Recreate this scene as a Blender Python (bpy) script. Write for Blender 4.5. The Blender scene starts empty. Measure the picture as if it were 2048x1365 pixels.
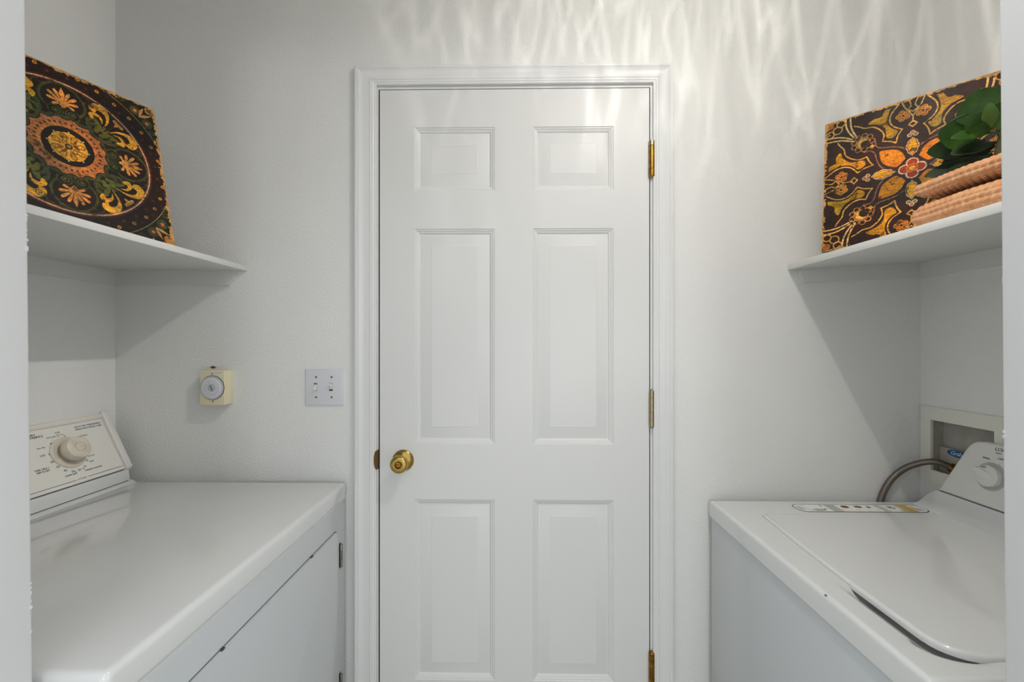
import bpy, bmesh, math, random
import numpy as np
from mathutils import Vector, Matrix

random.seed(4)
rng = np.random.RandomState(7)
PI = math.pi
SC = bpy.context.scene
COL = SC.collection

# ------------------------------------------------------------------ camera
cam_d = bpy.data.cameras.new('camera'); cam = bpy.data.objects.new('camera', cam_d); COL.objects.link(cam)
cam.location = (0, 0, 1.33); cam.rotation_euler = (PI / 2, 0, 0.015)
cam_d.sensor_width = 36; cam_d.lens = 865 / 2048 * 36; cam_d.shift_y = 4.5 / 2048
cam_d.clip_start = 0.02
cam_d.dof.use_dof = True; cam_d.dof.focus_distance = 1.25; cam_d.dof.aperture_fstop = 9
SC.camera = cam
SC.view_settings.view_transform = 'Standard'; SC.view_settings.look = 'None'
SC.view_settings.gamma = 1; SC.view_settings.use_curve_mapping = False
SC.view_settings.exposure = 0.19

# ------------------------------------------------------------------ world: daylight in the hall
w = bpy.data.worlds.new('hall_daylight'); SC.world = w; w.use_nodes = True
w.node_tree.nodes['Background'].inputs[0].default_value = (0.925, 0.97, 1.0, 1)
w.node_tree.nodes['Background'].inputs[1].default_value = 0.98

# ------------------------------------------------------------------ window daylight at the far end of the hall
L = bpy.data.lights.new('hall_window_daylight', 'AREA'); L.shape = 'RECTANGLE'; L.size = 0.6; L.size_y = 0.7
L.energy = 14; L.color = (0.93, 0.97, 1.0)
lo = bpy.data.objects.new('hall_window_daylight', L); COL.objects.link(lo)
lo.location = (0.52, -3.0, 1.30); lo.rotation_euler = (PI / 2, 0, 0)

# ------------------------------------------------------------------ the bare bulb of the ceiling lamp
LAMP = (0.396, 0.57, 2.355)
P = bpy.data.lights.new('ceiling_bulb_light', 'POINT'); P.energy = 12.0; P.color = (1.0, 0.96, 0.915)
P.shadow_soft_size = 0.008
P.use_nodes = True
nt = P.node_tree; nt.nodes.clear()
def N(t, **k):
    n = nt.nodes.new(t)
    for a, b in k.items(): setattr(n, a, b)
    return n
def lk(a, b): nt.links.new(a, b)
def M(op, a, b=None, c=None, clamp=False):
    n = N('ShaderNodeMath', operation=op); n.use_clamp = clamp
    for i, v in enumerate((a, b, c)):
        if v is None: continue
        if hasattr(v, 'links'): lk(v, n.inputs[i])
        else: n.inputs[i].default_value = v
    return n.outputs[0]
geo = N('ShaderNodeNewGeometry'); sep = N('ShaderNodeSeparateXYZ'); lk(geo.outputs['Incoming'], sep.inputs[0])
dx, dy, dz = sep.outputs
az = M('ARCTAN2', dx, dy)                                   # 0 = straight towards the door wall
hyp = M('SQRT', M('ADD', M('MULTIPLY', dx, dx), M('MULTIPLY', dy, dy)))
el = M('DIVIDE', dz, M('MAXIMUM', hyp, 0.001))             # slope, negative = downwards
def streaks(freq, skew, seed, pw):
    cx = M('ADD', M('MULTIPLY', az, freq), M('MULTIPLY', el, skew))
    cb = N('ShaderNodeCombineXYZ'); lk(cx, cb.inputs[0]); lk(M('MULTIPLY', el, 0.9), cb.inputs[1]); cb.inputs[2].default_value = seed
    nz = N('ShaderNodeTexNoise'); nz.inputs['Scale'].default_value = 1.0; nz.inputs['Detail'].default_value = 1.2
    lk(cb.outputs[0], nz.inputs['Vector'])
    r = M('SUBTRACT', 1.0, M('MULTIPLY', M('ABSOLUTE', M('SUBTRACT', nz.outputs['Fac'], 0.5)), 13.0), clamp=True)
    return M('POWER', r, pw)
s1 = streaks(9.5, 1.7, 1.3, 3.6); s2 = streaks(9.5, -1.7, 5.1, 3.6); s3 = streaks(21, 0.5, 9.7, 2.2)
st = M('ADD', M('ADD', s1, s2), M('MULTIPLY', s3, 0.5))
top = N('ShaderNodeMapRange'); top.interpolation_type = 'SMOOTHERSTEP'; lk(el, top.inputs[0])
top.inputs[1].default_value = -1.25; top.inputs[2].default_value = -0.12; top.inputs[3].default_value = 0; top.inputs[4].default_value = 1
sid = N('ShaderNodeMapRange'); sid.interpolation_type = 'SMOOTHERSTEP'; lk(az, sid.inputs[0])
sid.inputs[1].default_value = -1.15; sid.inputs[2].default_value = -0.45; sid.inputs[3].default_value = 0.08; sid.inputs[4].default_value = 1
amp = M('MULTIPLY', M('MULTIPLY', M('MULTIPLY', st, top.outputs[0]), sid.outputs[0]), M('MINIMUM', M('POWER', M('DIVIDE', hyp, M('MAXIMUM', dy, 0.15)), 1.6), 1.9))
# output shaped to even out the wall brightness: most downwards, least straight out
down = M('MINIMUM', M('MULTIPLY', M('POWER', M('ADD', 1.0, M('MULTIPLY', el, el)), 1.85), 0.165), 1.30)
capx = N('ShaderNodeMapRange'); lk(dx, capx.inputs[0]); capx.inputs[1].default_value = -0.55; capx.inputs[2].default_value = 0.2; capx.inputs[3].default_value = 7.5; capx.inputs[4].default_value = 1.25
side = M('MINIMUM', M('POWER', M('DIVIDE', hyp, M('MAXIMUM', dy, 0.15)), 1.9), capx.outputs[0])   # boost added to brighten the far side wall
def ramp(v, a, b):
    r = N('ShaderNodeMapRange'); r.interpolation_type = 'SMOOTHSTEP'; lk(v, r.inputs[0]); r.inputs[1].default_value = a; r.inputs[2].default_value = b; return r.outputs[0]
gate = M('MULTIPLY', ramp(el, -1.15, -0.70), ramp(M('DIVIDE', dy, M('MAXIMUM', hyp, 0.001)), 0.04, 0.26))
side = M('ADD', 1.0, M('MULTIPLY', M('SUBTRACT', side, 1.0), gate))
down = M('MULTIPLY', down, side)
strength = M('ADD', down, M('MULTIPLY', amp, 0.46))
em = N('ShaderNodeEmission'); lk(strength, em.inputs['Strength']); out = N('ShaderNodeOutputLight'); lk(em.outputs[0], out.inputs[0])
po = bpy.data.objects.new('ceiling_bulb_light', P); COL.objects.link(po); po.location = LAMP

# ------------------------------------------------------------------ materials
def srgb(c):
    return tuple((x / 12.92 if x <= 0.04045 else ((x + 0.055) / 1.055) ** 2.4) for x in [v / 255 for v in c])
MATS = {}
def mat(name, col, rough=0.5, metal=0.0, bump=None, coat=0.0, vary=None, spec=0.5, attr=None, trans=0.0):
    if name in MATS: return MATS[name]
    m = bpy.data.materials.new(name); m.use_nodes = True; t = m.node_tree; b = t.nodes['Principled BSDF']
    b.inputs['Base Color'].default_value = (*srgb(col), 1); b.inputs['Roughness'].default_value = rough
    b.inputs['Metallic'].default_value = metal; b.inputs['Coat Weight'].default_value = coat
    b.inputs['Specular IOR Level'].default_value = spec
    b.inputs['Transmission Weight'].default_value = trans
    tc = t.nodes.new('ShaderNodeTexCoord')
    if bump:
        sc, st_, dist = bump[:3]
        nz = t.nodes.new('ShaderNodeTexNoise'); nz.inputs['Scale'].default_value = sc; nz.inputs['Detail'].default_value = bump[3] if len(bump) > 3 else 3
        t.links.new(tc.outputs['Object'], nz.inputs['Vector'])
        bp = t.nodes.new('ShaderNodeBump'); bp.inputs['Strength'].default_value = st_; bp.inputs['Distance'].default_value = dist
        t.links.new(nz.outputs['Fac'], bp.inputs['Height']); t.links.new(bp.outputs[0], b.inputs['Normal'])
    if attr:
        a = t.nodes.new('ShaderNodeAttribute'); a.attribute_name = attr
        t.links.new(a.outputs['Color'], b.inputs['Base Color'])
    elif vary:
        c2, sc = vary
        nz = t.nodes.new('ShaderNodeTexNoise'); nz.inputs['Scale'].default_value = sc; nz.inputs['Detail'].default_value = 4
        t.links.new(tc.outputs['Object'], nz.inputs['Vector'])
        r = t.nodes.new('ShaderNodeValToRGB'); r.color_ramp.elements[0].position = 0.38; r.color_ramp.elements[1].position = 0.62
        r.color_ramp.elements[0].color = (*srgb(col), 1); r.color_ramp.elements[1].color = (*srgb(c2), 1)
        t.links.new(nz.outputs['Fac'], r.inputs[0]); t.links.new(r.outputs[0], b.inputs['Base Color'])
    MATS[name] = m
    return m
WALL = mat('wall_paint_orange_peel', (226, 226, 223), 0.6, bump=(185, 0.6, 0.0024, 2.5), spec=0.35)
CEIL = mat('ceiling_paint', (232, 232, 228), 0.7, bump=(90, 0.5, 0.002))
FLOOR = mat('floor_vinyl', (188, 182, 170), 0.4, vary=((176, 168, 155), 6))
TRIM = mat('trim_gloss_paint', (222, 222, 221), 0.33, bump=(30, 0.02, 0.0004), spec=0.35)
DOOR = mat('door_satin_paint', (219, 219, 217), 0.36, bump=(55, 0.03, 0.0005), spec=0.35)
SHELF = mat('shelf_paint', (216, 216, 212), 0.42, bump=(40, 0.06, 0.0006))
JAMB = mat('opening_paint', (216, 217, 218), 0.45, bump=(60, 0.05, 0.0005))
DARK = mat('dark_gap', (38, 38, 36), 0.8)
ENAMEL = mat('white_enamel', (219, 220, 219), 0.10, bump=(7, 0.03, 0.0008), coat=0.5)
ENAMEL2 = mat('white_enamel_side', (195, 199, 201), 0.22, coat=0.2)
PLAS = mat('white_plastic', (222, 221, 216), 0.3)
PANEL = mat('console_plastic', (229, 227, 219), 0.3)
CREAM = mat('aged_cream_plastic', (218, 211, 196), 0.38, vary=((208, 199, 182), 40))
CREAM2 = mat('aged_trim_plastic', (226, 220, 205), 0.35, vary=((229, 227, 219), 12))
BLUE = mat('blue_print', (58, 84, 120), 0.5); GREYP = mat('grey_print', (104, 106, 110), 0.5); BLACKP = mat('black_print', (46, 46, 46), 0.5)
LGREY = mat('light_grey_print', (178, 180, 172), 0.35)
BRASS = mat('polished_brass', (186, 156, 84), 0.16, 1.0)
BRASSD = mat('worn_brass', (170, 130, 58), 0.3, 1.0, vary=((134, 98, 46), 60))
BRASSG = mat('grey_worn_brass', (168, 152, 120), 0.35, 1.0)
STEEL = mat('hinge_steel', (150, 152, 140), 0.35, 1.0)
BRAID = mat('braided_steel', (120, 112, 102), 0.4, 0.8)
BROWN = mat('brown_brass', (120, 86, 44), 0.35, 0.8)
IVORY = mat('ivory_timer_plastic', (226, 217, 184), 0.4)
PLATE = mat('switch_plate_plastic', (214, 214, 219), 0.3)
TOGGLE = mat('toggle_plastic', (232, 228, 216), 0.3)
SCREW = mat('screw_metal', (150, 146, 128), 0.4, 0.9)
PVC = mat('outlet_box_plastic', (222, 221, 210), 0.45)
PVCD = mat('outlet_box_inside', (172, 170, 160), 0.6, vary=((160, 157, 147), 20))
TOWEL = mat('terracotta_cotton', (218, 168, 128), 0.9, bump=(1400, 0.5, 0.0006), vary=((206, 150, 108), 60), spec=0.1)
LEAFM = mat('leaf_green', (40, 72, 26), 0.33, vary=((58, 90, 30), 26), spec=0.3)
LEAFL = mat('young_leaf_green', (84, 122, 52), 0.33, vary=((66, 104, 44), 30))
LEAFD = mat('old_leaf_green', (22, 38, 18), 0.45, vary=((36, 54, 22), 26), spec=0.2)
WOODE = mat('plaque_wood_edge', (172, 122, 76), 0.6, vary=((140, 92, 54), 50))
PAINTED = mat('plaque_painted_face', (90, 60, 40), 0.5, attr='paint', bump=(260, 0.25, 0.0006), spec=0.18)
STAIN = mat('brown_stain', (84, 54, 28), 0.8, vary=((150, 112, 70), 300))
DUST = mat('ochre_wall_stain', (200, 180, 140), 0.7, bump=(170, 0.55, 0.0016, 2.5))
GLASS = bpy.data.materials.new('clear_ribbed_glass'); GLASS.use_nodes = True
_t = GLASS.node_tree; _t.nodes.clear()
_o = _t.nodes.new('ShaderNodeOutputMaterial'); _m = _t.nodes.new('ShaderNodeMixShader'); _m.inputs[0].default_value = 0.06
_a = _t.nodes.new('ShaderNodeBsdfTransparent'); _b = _t.nodes.new('ShaderNodeBsdfGlossy'); _b.inputs['Roughness'].default_value = 0.05
_t.links.new(_a.outputs[0], _m.inputs[1]); _t.links.new(_b.outputs[0], _m.inputs[2]); _t.links.new(_m.outputs[0], _o.inputs[0])

# ------------------------------------------------------------------ mesh helpers
def link(name, me, m, parent=None):
    o = bpy.data.objects.new(name, me); COL.objects.link(o)
    if m: me.materials.append(m)
    if parent:
        o.parent = parent; o.matrix_parent_inverse = Matrix.Translation(parent.location).inverted() if parent.rotation_euler.to_matrix() == Matrix.Identity(3) else parent.matrix_basis.inverted()
    return o
def obj(name, bm, m, parent=None, smooth=35):
    bmesh.ops.recalc_face_normals(bm, faces=bm.faces)
    me = bpy.data.meshes.new(name); bm.to_mesh(me); bm.free()
    if smooth:
        me.polygons.foreach_set('use_smooth', [True] * len(me.polygons))
        me.set_sharp_from_angle(angle=math.radians(smooth))
    return link(name, me, m, parent)
def thing(name, label, cat, loc, group=None):
    o = bpy.data.objects.new(name, None); COL.objects.link(o); o.location = loc
    o.empty_display_size = 0.05
    tag(o, label, cat, group); return o
def tag(o, label=None, cat=None, group=None, kind=None):
    if label: o['label'] = label
    if cat: o['category'] = cat
    if group: o['group'] = group
    if kind: o['kind'] = kind
    return o
def box(bm, x0, x1, y0, y1, z0, z1, bev=0.0, seg=2, mtx=None):
    r = bmesh.ops.create_cube(bm, size=1.0)
    vs = r['verts']
    for v in vs:
        v.co = Vector(((x0 + x1) / 2 + v.co.x * (x1 - x0), (y0 + y1) / 2 + v.co.y * (y1 - y0), (z0 + z1) / 2 + v.co.z * (z1 - z0)))
    if bev:
        es = list({e for v in vs for e in v.link_edges})
        r2 = bmesh.ops.bevel(bm, geom=es, offset=bev, segments=seg, affect='EDGES', profile=0.5)
        vs = list({v for f in r2['faces'] for v in f.verts} | {v for v in vs if v.is_valid})
    if mtx: 
        for v in vs: v.co = mtx @ v.co
    return vs
def prism(bm, pts, axis, a, b, bev=0.0, seg=2):
    """pts: 2D outline; axis 'y': (x,z) extruded in y; 'x': (y,z); 'z': (x,y)"""
    def P3(p, t):
        return {'y': (p[0], t, p[1]), 'x': (t, p[0], p[1]), 'z': (p[0], p[1], t)}[axis]
    v0 = [bm.verts.new(P3(p, a)) for p in pts]; v1 = [bm.verts.new(P3(p, b)) for p in pts]
    n = len(pts); fs = [bm.faces.new(v0), bm.faces.new(v1[::-1])]
    for i in range(n): fs.append(bm.faces.new((v0[i], v0[(i + 1) % n], v1[(i + 1) % n], v1[i])))
    if bev:
        bmesh.ops.recalc_face_normals(bm, faces=fs)
        es = list({e for f in fs for e in f.edges})
        bmesh.ops.bevel(bm, geom=es, offset=bev, segments=seg, affect='EDGES', profile=0.5)
def lathe(bm, prof, mtx, seg=48):
    """prof: (radius, height) about local +Z, placed by mtx"""
    rings = []
    for r, h in prof:
        if r < 1e-6: rings.append([bm.verts.new(mtx @ Vector((0, 0, h)))])
        else: rings.append([bm.verts.new(mtx @ Vector((r * math.cos(2 * PI * i / seg), r * math.sin(2 * PI * i / seg), h))) for i in range(seg)])
    for A, B in zip(rings, rings[1:]):
        for i in range(seg):
            j = (i + 1) % seg
            if len(A) == 1 and len(B) == 1: continue
            if len(A) == 1: bm.faces.new((A[0], B[i], B[j]))
            elif len(B) == 1: bm.faces.new((A[i], A[j], B[0]))
            else: bm.faces.new((A[i], A[j], B[j], B[i]))
def frame_mtx(o, zaxis, xaxis):
    z = Vector(zaxis).normalized(); x = Vector(xaxis); x = (x - z * x.dot(z)).normalized(); y = z.cross(x)
    m = Matrix((x, y, z)).transposed().to_4x4(); m.translation = Vector(o); return m
def catmull(pts, n=8):
    pts = [Vector(p) for p in pts]; q = [2 * pts[0] - pts[1]] + pts + [2 * pts[-1] - pts[-2]]; out = []
    for i in range(1, len(q) - 2):
        for k in range(n):
            t = k / n; a, b, c, d = q[i - 1:i + 3]
            out.append(0.5 * ((2 * b) + (c - a) * t + (2 * a - 5 * b + 4 * c - d) * t * t + (3 * b - a - 3 * c + d) * t ** 3))
    return out + [pts[-1]]
def tube(bm, pts, rad, seg=16, ridge=0.0, ridges=1):
    pts = [Vector(p) for p in pts]; prev = None; rings = []
    up = Vector((0, 0, 1)) if abs((pts[1] - pts[0]).normalized().z) < .9 else Vector((1, 0, 0))
    for i, p in enumerate(pts):
        t = (pts[min(i + 1, len(pts) - 1)] - pts[max(i - 1, 0)]).normalized()
        x = (up - t * up.dot(t)).normalized(); up = x; y = t.cross(x)
        r = rad(i / (len(pts) - 1)) if callable(rad) else rad
        rings.append([bm.verts.new(p + (x * math.cos(2 * PI * k / seg) + y * math.sin(2 * PI * k / seg)) * (r + ridge * math.cos(PI * i) * math.cos(PI * k))) for k in range(seg)])
    for A, B in zip(rings, rings[1:]):
        for k in range(seg): bm.faces.new((A[k], A[(k + 1) % seg], B[(k + 1) % seg], B[k]))
    bm.faces.new(rings[0][::-1]); bm.faces.new(rings[-1])
TXT = {}
def text_into(bm, s, size, mtx, depth=0.0002, align='CENTER', shear=0.0):
    """lettering laid flat: local x = reading direction, local y = up, local z = out of the face"""
    cu = bpy.data.curves.new('lettering', 'FONT'); cu.body = s; cu.size = size; cu.align_x = align; cu.align_y = 'CENTER'
    cu.extrude = depth; cu.shear = shear; cu.resolution_u = 3
    o = bpy.data.objects.new('lettering', cu); COL.objects.link(o)
    dg = bpy.context.evaluated_depsgraph_get(); me = bpy.data.meshes.new_from_object(o.evaluated_get(dg))
    COL.objects.unlink(o); bpy.data.objects.remove(o); bpy.data.curves.remove(cu)
    me.transform(mtx); bm.from_mesh(me); bpy.data.meshes.remove(me)

# ================================================================== SETTING
XL, XR, YB, ZC = -1.237, 1.200, 1.309, 2.44
YF = 0.52; YH = 0.40                                                # front wall, room side and hall side
def struct(name, bm, m, label, cat, smooth=35):
    o = obj(name, bm, m, None, smooth); tag(o, label, cat, kind='structure'); return o
bm = bmesh.new(); box(bm, -2.2, 2.2, YH - 2.0, YB + 0.12, -0.1, 0.0); struct('floor', bm, FLOOR, 'beige vinyl floor under the dryer and washer', 'floor')
bm = bmesh.new(); box(bm, XL - .12, XR + .12, YF - .12, YB + 0.12, ZC, ZC + .1); struct('ceiling', bm, CEIL, 'white ceiling of the laundry closet', 'ceiling')
bm = bmesh.new(); box(bm, XL - .12, XL, YF - .12, YB, 0, ZC); struct('wall_left', bm, WALL, 'textured pale wall behind the dryer', 'wall')
# right wall with the hole for the outlet box
bm = bmesh.new(); hy0, hy1, hz0, hz1 = 1.096, 1.278, 0.953, 1.116
box(bm, XR, XR + .12, YF - .12, hy0, 0, ZC); box(bm, XR, XR + .12, hy1, YB, 0, ZC)
box(bm, XR, XR + .12, hy0, hy1, 0, hz0); box(bm, XR, XR + .12, hy0, hy1, hz1, ZC)
struct('wall_right', bm, WALL, 'textured pale wall behind the washer', 'wall', 0)
# back wall with the door opening
dx0, dx1, dz1 = -0.4425, 0.4149, 2.1205
bm = bmesh.new(); box(bm, XL - .12, dx0, YB, YB + .12, 0, ZC); box(bm, dx1, XR + .12, YB, YB + .12, 0, ZC); box(bm, dx0, dx1, YB, YB + .12, dz1, ZC)
struct('wall_back', bm, WALL, 'textured pale wall around the white door', 'wall', 0)
# front wall: the opening the photo is taken through
bm = bmesh.new()
lx = lambda z: -0.5968 - 0.0113 * (z - 1.33); rx = lambda z: 0.5702 - 0.0079 * (z - 1.33)
def jambside(xo, f):
    zs = [0, 2.06]; v = {}
    n0 = [(xo, YF), (f(0), YF), (f(0), YH), (xo, YH)]; n1 = [(xo, YF), (f(2.06), YF), (f(2.06), YH), (xo, YH)]
    a = [bm.verts.new((x, y, 0)) for x, y in n0]; b = [bm.verts.new((x, y, 2.06)) for x, y in n1]
    fs = [bm.faces.new(a), bm.faces.new(b[::-1])] + [bm.faces.new((a[i], a[(i + 1) % 4], b[(i + 1) % 4], b[i])) for i in range(4)]
    bmesh.ops.recalc_face_normals(bm, faces=fs)
    e = [e for e in {e for f_ in fs for e in f_.edges} if {e.verts[0], e.verts[1]} in ({a[1], b[1]}, {a[2], b[2]})]
    bmesh.ops.bevel(bm, geom=e, offset=0.004, segments=3, affect='EDGES', profile=0.5)
jambside(XL - .12, lx); jambside(XR + .12, rx)
box(bm, XL - .12, XR + .12, YH, YF, 2.06, ZC)
for side, f, zz in ((1, lx, [(1.431, 1.492, 11), (0.965, 1.04, 12)]), (-1, rx, [(1.40, 1.425, 3), (1.20, 1.23, 3)])):   # lumps of chipped paint on the corner
    for z0, z1, n in zz:
        for i in range(n):
            z = random.uniform(z0, z1); r = random.uniform(.0010, .0022)
            s = bmesh.ops.create_icosphere(bm, subdivisions=1, radius=r)
            for v in s['verts']: v.co = Vector((f(z) - side * .0012 + v.co.x, YF - .003 + v.co.y * 1.6, z + v.co.z * random.uniform(1, 2)))
struct('wall_front', bm, JAMB, 'white painted sides of the closet opening in the foreground', 'wall')
# door lining
bm = bmesh.new()
box(bm, dx0, -0.4262, YB + .0005, YB + .11, 0, 2.1025); box(bm, 0.3972, dx1, YB + .0005, YB + .11, 0, 2.1025); box(bm, dx0, dx1, YB + .0005, YB + .11, 2.1025, dz1)
box(bm, -0.4262, -0.410, YB + .0385, YB + .05, 0, 2.1025); box(bm, 0.384, 0.3972, YB + .0385, YB + .05, 0, 2.1025); box(bm, -0.4262, 0.3972, YB + .0385, YB + .05, 2.088, 2.1025)
struct('trim_2', bm, TRIM, 'white door lining between the casing and the door', 'door frame', 0)
# casing: moulded profile swept around three sides (w = distance from the inner edge, d = how far it stands off the wall)
prof = [(0, 0), (0, .0095), (.002, .0112), (.007, .0112), (.010, .0130), (.016, .0132), (.0175, .0145), (.019, .0128), (.026, .0118), (.038, .0128), (.048, .0165), (.052, .0182), (.0535, .0165), (.0555, .0182), (.062, .0186), (.0648, .0172), (.0655, .0150), (.0655, 0)]
bm = bmesh.new(); iL, iR, iT = -0.4290, 0.4030, 2.1105
wr = 0.0583 / 0.0655
path = []
for (u, dd) in prof:
    path.append([(iL - u, YB - dd, 0.0), (iL - u, YB - dd, iT + u * .84), (iR + u * wr, YB - dd, iT + u * .84), (iR + u * wr, YB - dd, 0.0)])
grid = [[bm.verts.new(p) for p in row] for row in path]
for A, B in zip(grid, grid[1:]):
    for i in range(3): bm.faces.new((A[i], A[i + 1], B[i + 1], B[i]))
struct('trim_1', bm, TRIM, 'white moulded casing around the door', 'door trim', 25)

# ------------------------------------------------------------------ the door
DX0, DX1, DZ0, DZ1 = -0.4215, 0.3939, 0.02, 2.0995
pcols = [(-0.3158, -0.0726), (0.0440, 0.2866)]; prows = [(0.3078, 0.8562), (1.0243, 1.6775), (1.7932, 1.9856)]
bm = bmesh.new()
xs = [DX0] + [v for c in pcols for v in c] + [DX1]; zs = [DZ0] + [v for r in prows for v in r] + [DZ1]
gv = [[bm.verts.new((x, YB, z)) for z in zs] for x in xs]
pp = [(0, 0), (.0022, .0026), (.0050, .0026), (.0072, .0052), (.0110, .0062), (.0150, .0100), (.0165, .0103), (.0180, .0098), (.0500, .0036), (.0520, .0026)]
for i in range(5):
    for j in range(7):
        c = [gv[i][j], gv[i + 1][j], gv[i + 1][j + 1], gv[i][j + 1]]
        if i in (1, 3) and j in (1, 3, 5):
            x0, x1, z0, z1 = xs[i], xs[i + 1], zs[j], zs[j + 1]; prev = c
            for off, dep in pp[1:]:
                q = [bm.verts.new(p) for p in ((x0 + off, YB + dep, z0 + off), (x1 - off, YB + dep, z0 + off), (x1 - off, YB + dep, z1 - off), (x0 + off, YB + dep, z1 - off))]
                for k in range(4): bm.faces.new((prev[k], prev[(k + 1) % 4], q[(k + 1) % 4], q[k]))
                prev = q
            bm.faces.new(prev)
        else: bm.faces.new(c)
bk = [bm.verts.new(p) for p in ((DX0, YB + .036, DZ0), (DX1, YB + .036, DZ0), (DX1, YB + .036, DZ1), (DX0, YB + .036, DZ1))]
bm.faces.new(bk)
bot = [gv[i][0] for i in range(6)]; bm.faces.new(bot + [bk[1], bk[0]])
tp = [gv[i][-1] for i in range(6)]; bm.faces.new(tp + [bk[2], bk[3]])
lf = gv[0]; bm.faces.new(lf + [bk[3], bk[0]]); rt = gv[-1]; bm.faces.new(rt + [bk[2], bk[1]])
door = obj('door_1', bm, DOOR, None, 20); tag(door, 'white six-panel door with a brass knob', 'door', kind='structure')
# knob
kn_m = frame_mtx((-0.3501, YB, 0.9745), (0, -1, 0), (1, 0, 0))
bm = bmesh.new(); lathe(bm, [(0, 0), (.0325, 0), (.0325, .002), (.0315, .004), (.0285, .006), (.024, .0095), (.0165, .0125), (.0125, .014), (.0115, .022), (.0125, .026), (.0185, .030), (.0235, .0345), (.0258, .041), (.0262, .047), (.0250, .0525), (.0225, .0555), (.0195, .0565), (.011, .0560), (.0100, .0545), (.0096, .050), (0, .050)], kn_m, 64)
knob = obj('door_knob', bm, BRASS, door, 40)
bm = bmesh.new(); lathe(bm, [(0, .0505), (.0082, .0505), (.0084, .0545), (.0078, .0555), (0, .0558)], kn_m, 32)
tb = box(bm, -.0078, .0078, -.0018, .0018, .054, .0600, .0008, 2, kn_m)
obj('lock_button', bm, BRASSD, knob, 40)
# strike plate on the frame
bm = bmesh.new()
arc = [(-.4255 - .0100 * math.sin(k * PI / 12) ** .7, .978 - .0285 * math.cos(k * PI / 12)) for k in range(13)]
prism(bm, arc, 'y', YB - .0140, YB - .0118)
box(bm, -.4262, -.4248, YB - .0140, YB + .006, .9495, 1.0065)
trim2 = bpy.data.objects['trim_2']; obj('strike_plate', bm, BROWN, trim2, 40)
bm = bmesh.new(); box(bm, -.4258, -.4219, YB + .001, YB + .02, .955, 1.003); obj('latch_slot', bm, BLACKP, trim2, 0)
bm = bmesh.new(); box(bm, -.4266, -.4213, YB + .005, YB + .02, .02, 2.1028); box(bm, .3937, .3975, YB + .005, YB + .02, .02, 2.1028); box(bm, -.4250, .3975, YB + .005, YB + .02, 2.0993, 2.1028)
obj('gap_shade_strip', bm, DARK, trim2, 0)  # dark strips set into the door gaps to stand for their shade
# hinges
for (z0, z1, m, r, cuts) in ((1.8285, 1.9355, BRASSD, .0088, (.135, .78)), (1.0785, 1.1884, BRASSG, .0075, (.19, .40, .58, .80)), (0.300, 0.404, BRASSD, .0088, (.05, .22, .86))):
    hx = 0.3990; hy = YB - .007
    bm = bmesh.new(); prof_ = [(0, 0), (r * .75, 0), (r, .0018)]; H_ = z1 - z0
    for c in cuts:
        c = 1 - c
        prof_ += [(r, c * H_ - .0008), (r * .84, c * H_ - .0004), (r * .84, c * H_ + .0004), (r, c * H_ + .0008)]
    prof_ = prof_[:3] + sorted(prof_[3:], key=lambda q: q[1]) + [(r, H_ - .0016), (r * .8, H_), (0, H_)]
    lathe(bm, prof_, Matrix.Translation((hx, hy, z0)), 28)
    box(bm, hx - .0035, hx + .0005, hy, YB + .02, z0 + .004, z1 - .004)
    h = obj('hinge', bm, m, door, 40)
    bm = bmesh.new(); cz = z1 - .0005
    lathe(bm, [(0, 0), (r * .62, 0), (r * .62, .002), (r * .35, .0036), (0, .004)], Matrix.Translation((hx, hy, cz)), 20)
    lathe(bm, [(0, 0), (r * .6, 0), (r * .45, -.003), (0, -.0042)][::-1], Matrix.Translation((hx, hy, z0 + .0003)), 20)
    if z0 > 1.5:
        lathe(bm, [(r + .0003, H_ * .872), (r + .0003, H_ * .999)], Matrix.Translation((hx, hy, z0)), 28)
    pin = obj('hinge_pin', bm, BRASSG if z0 > 1.0 else BRASSD, h, 40)

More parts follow.
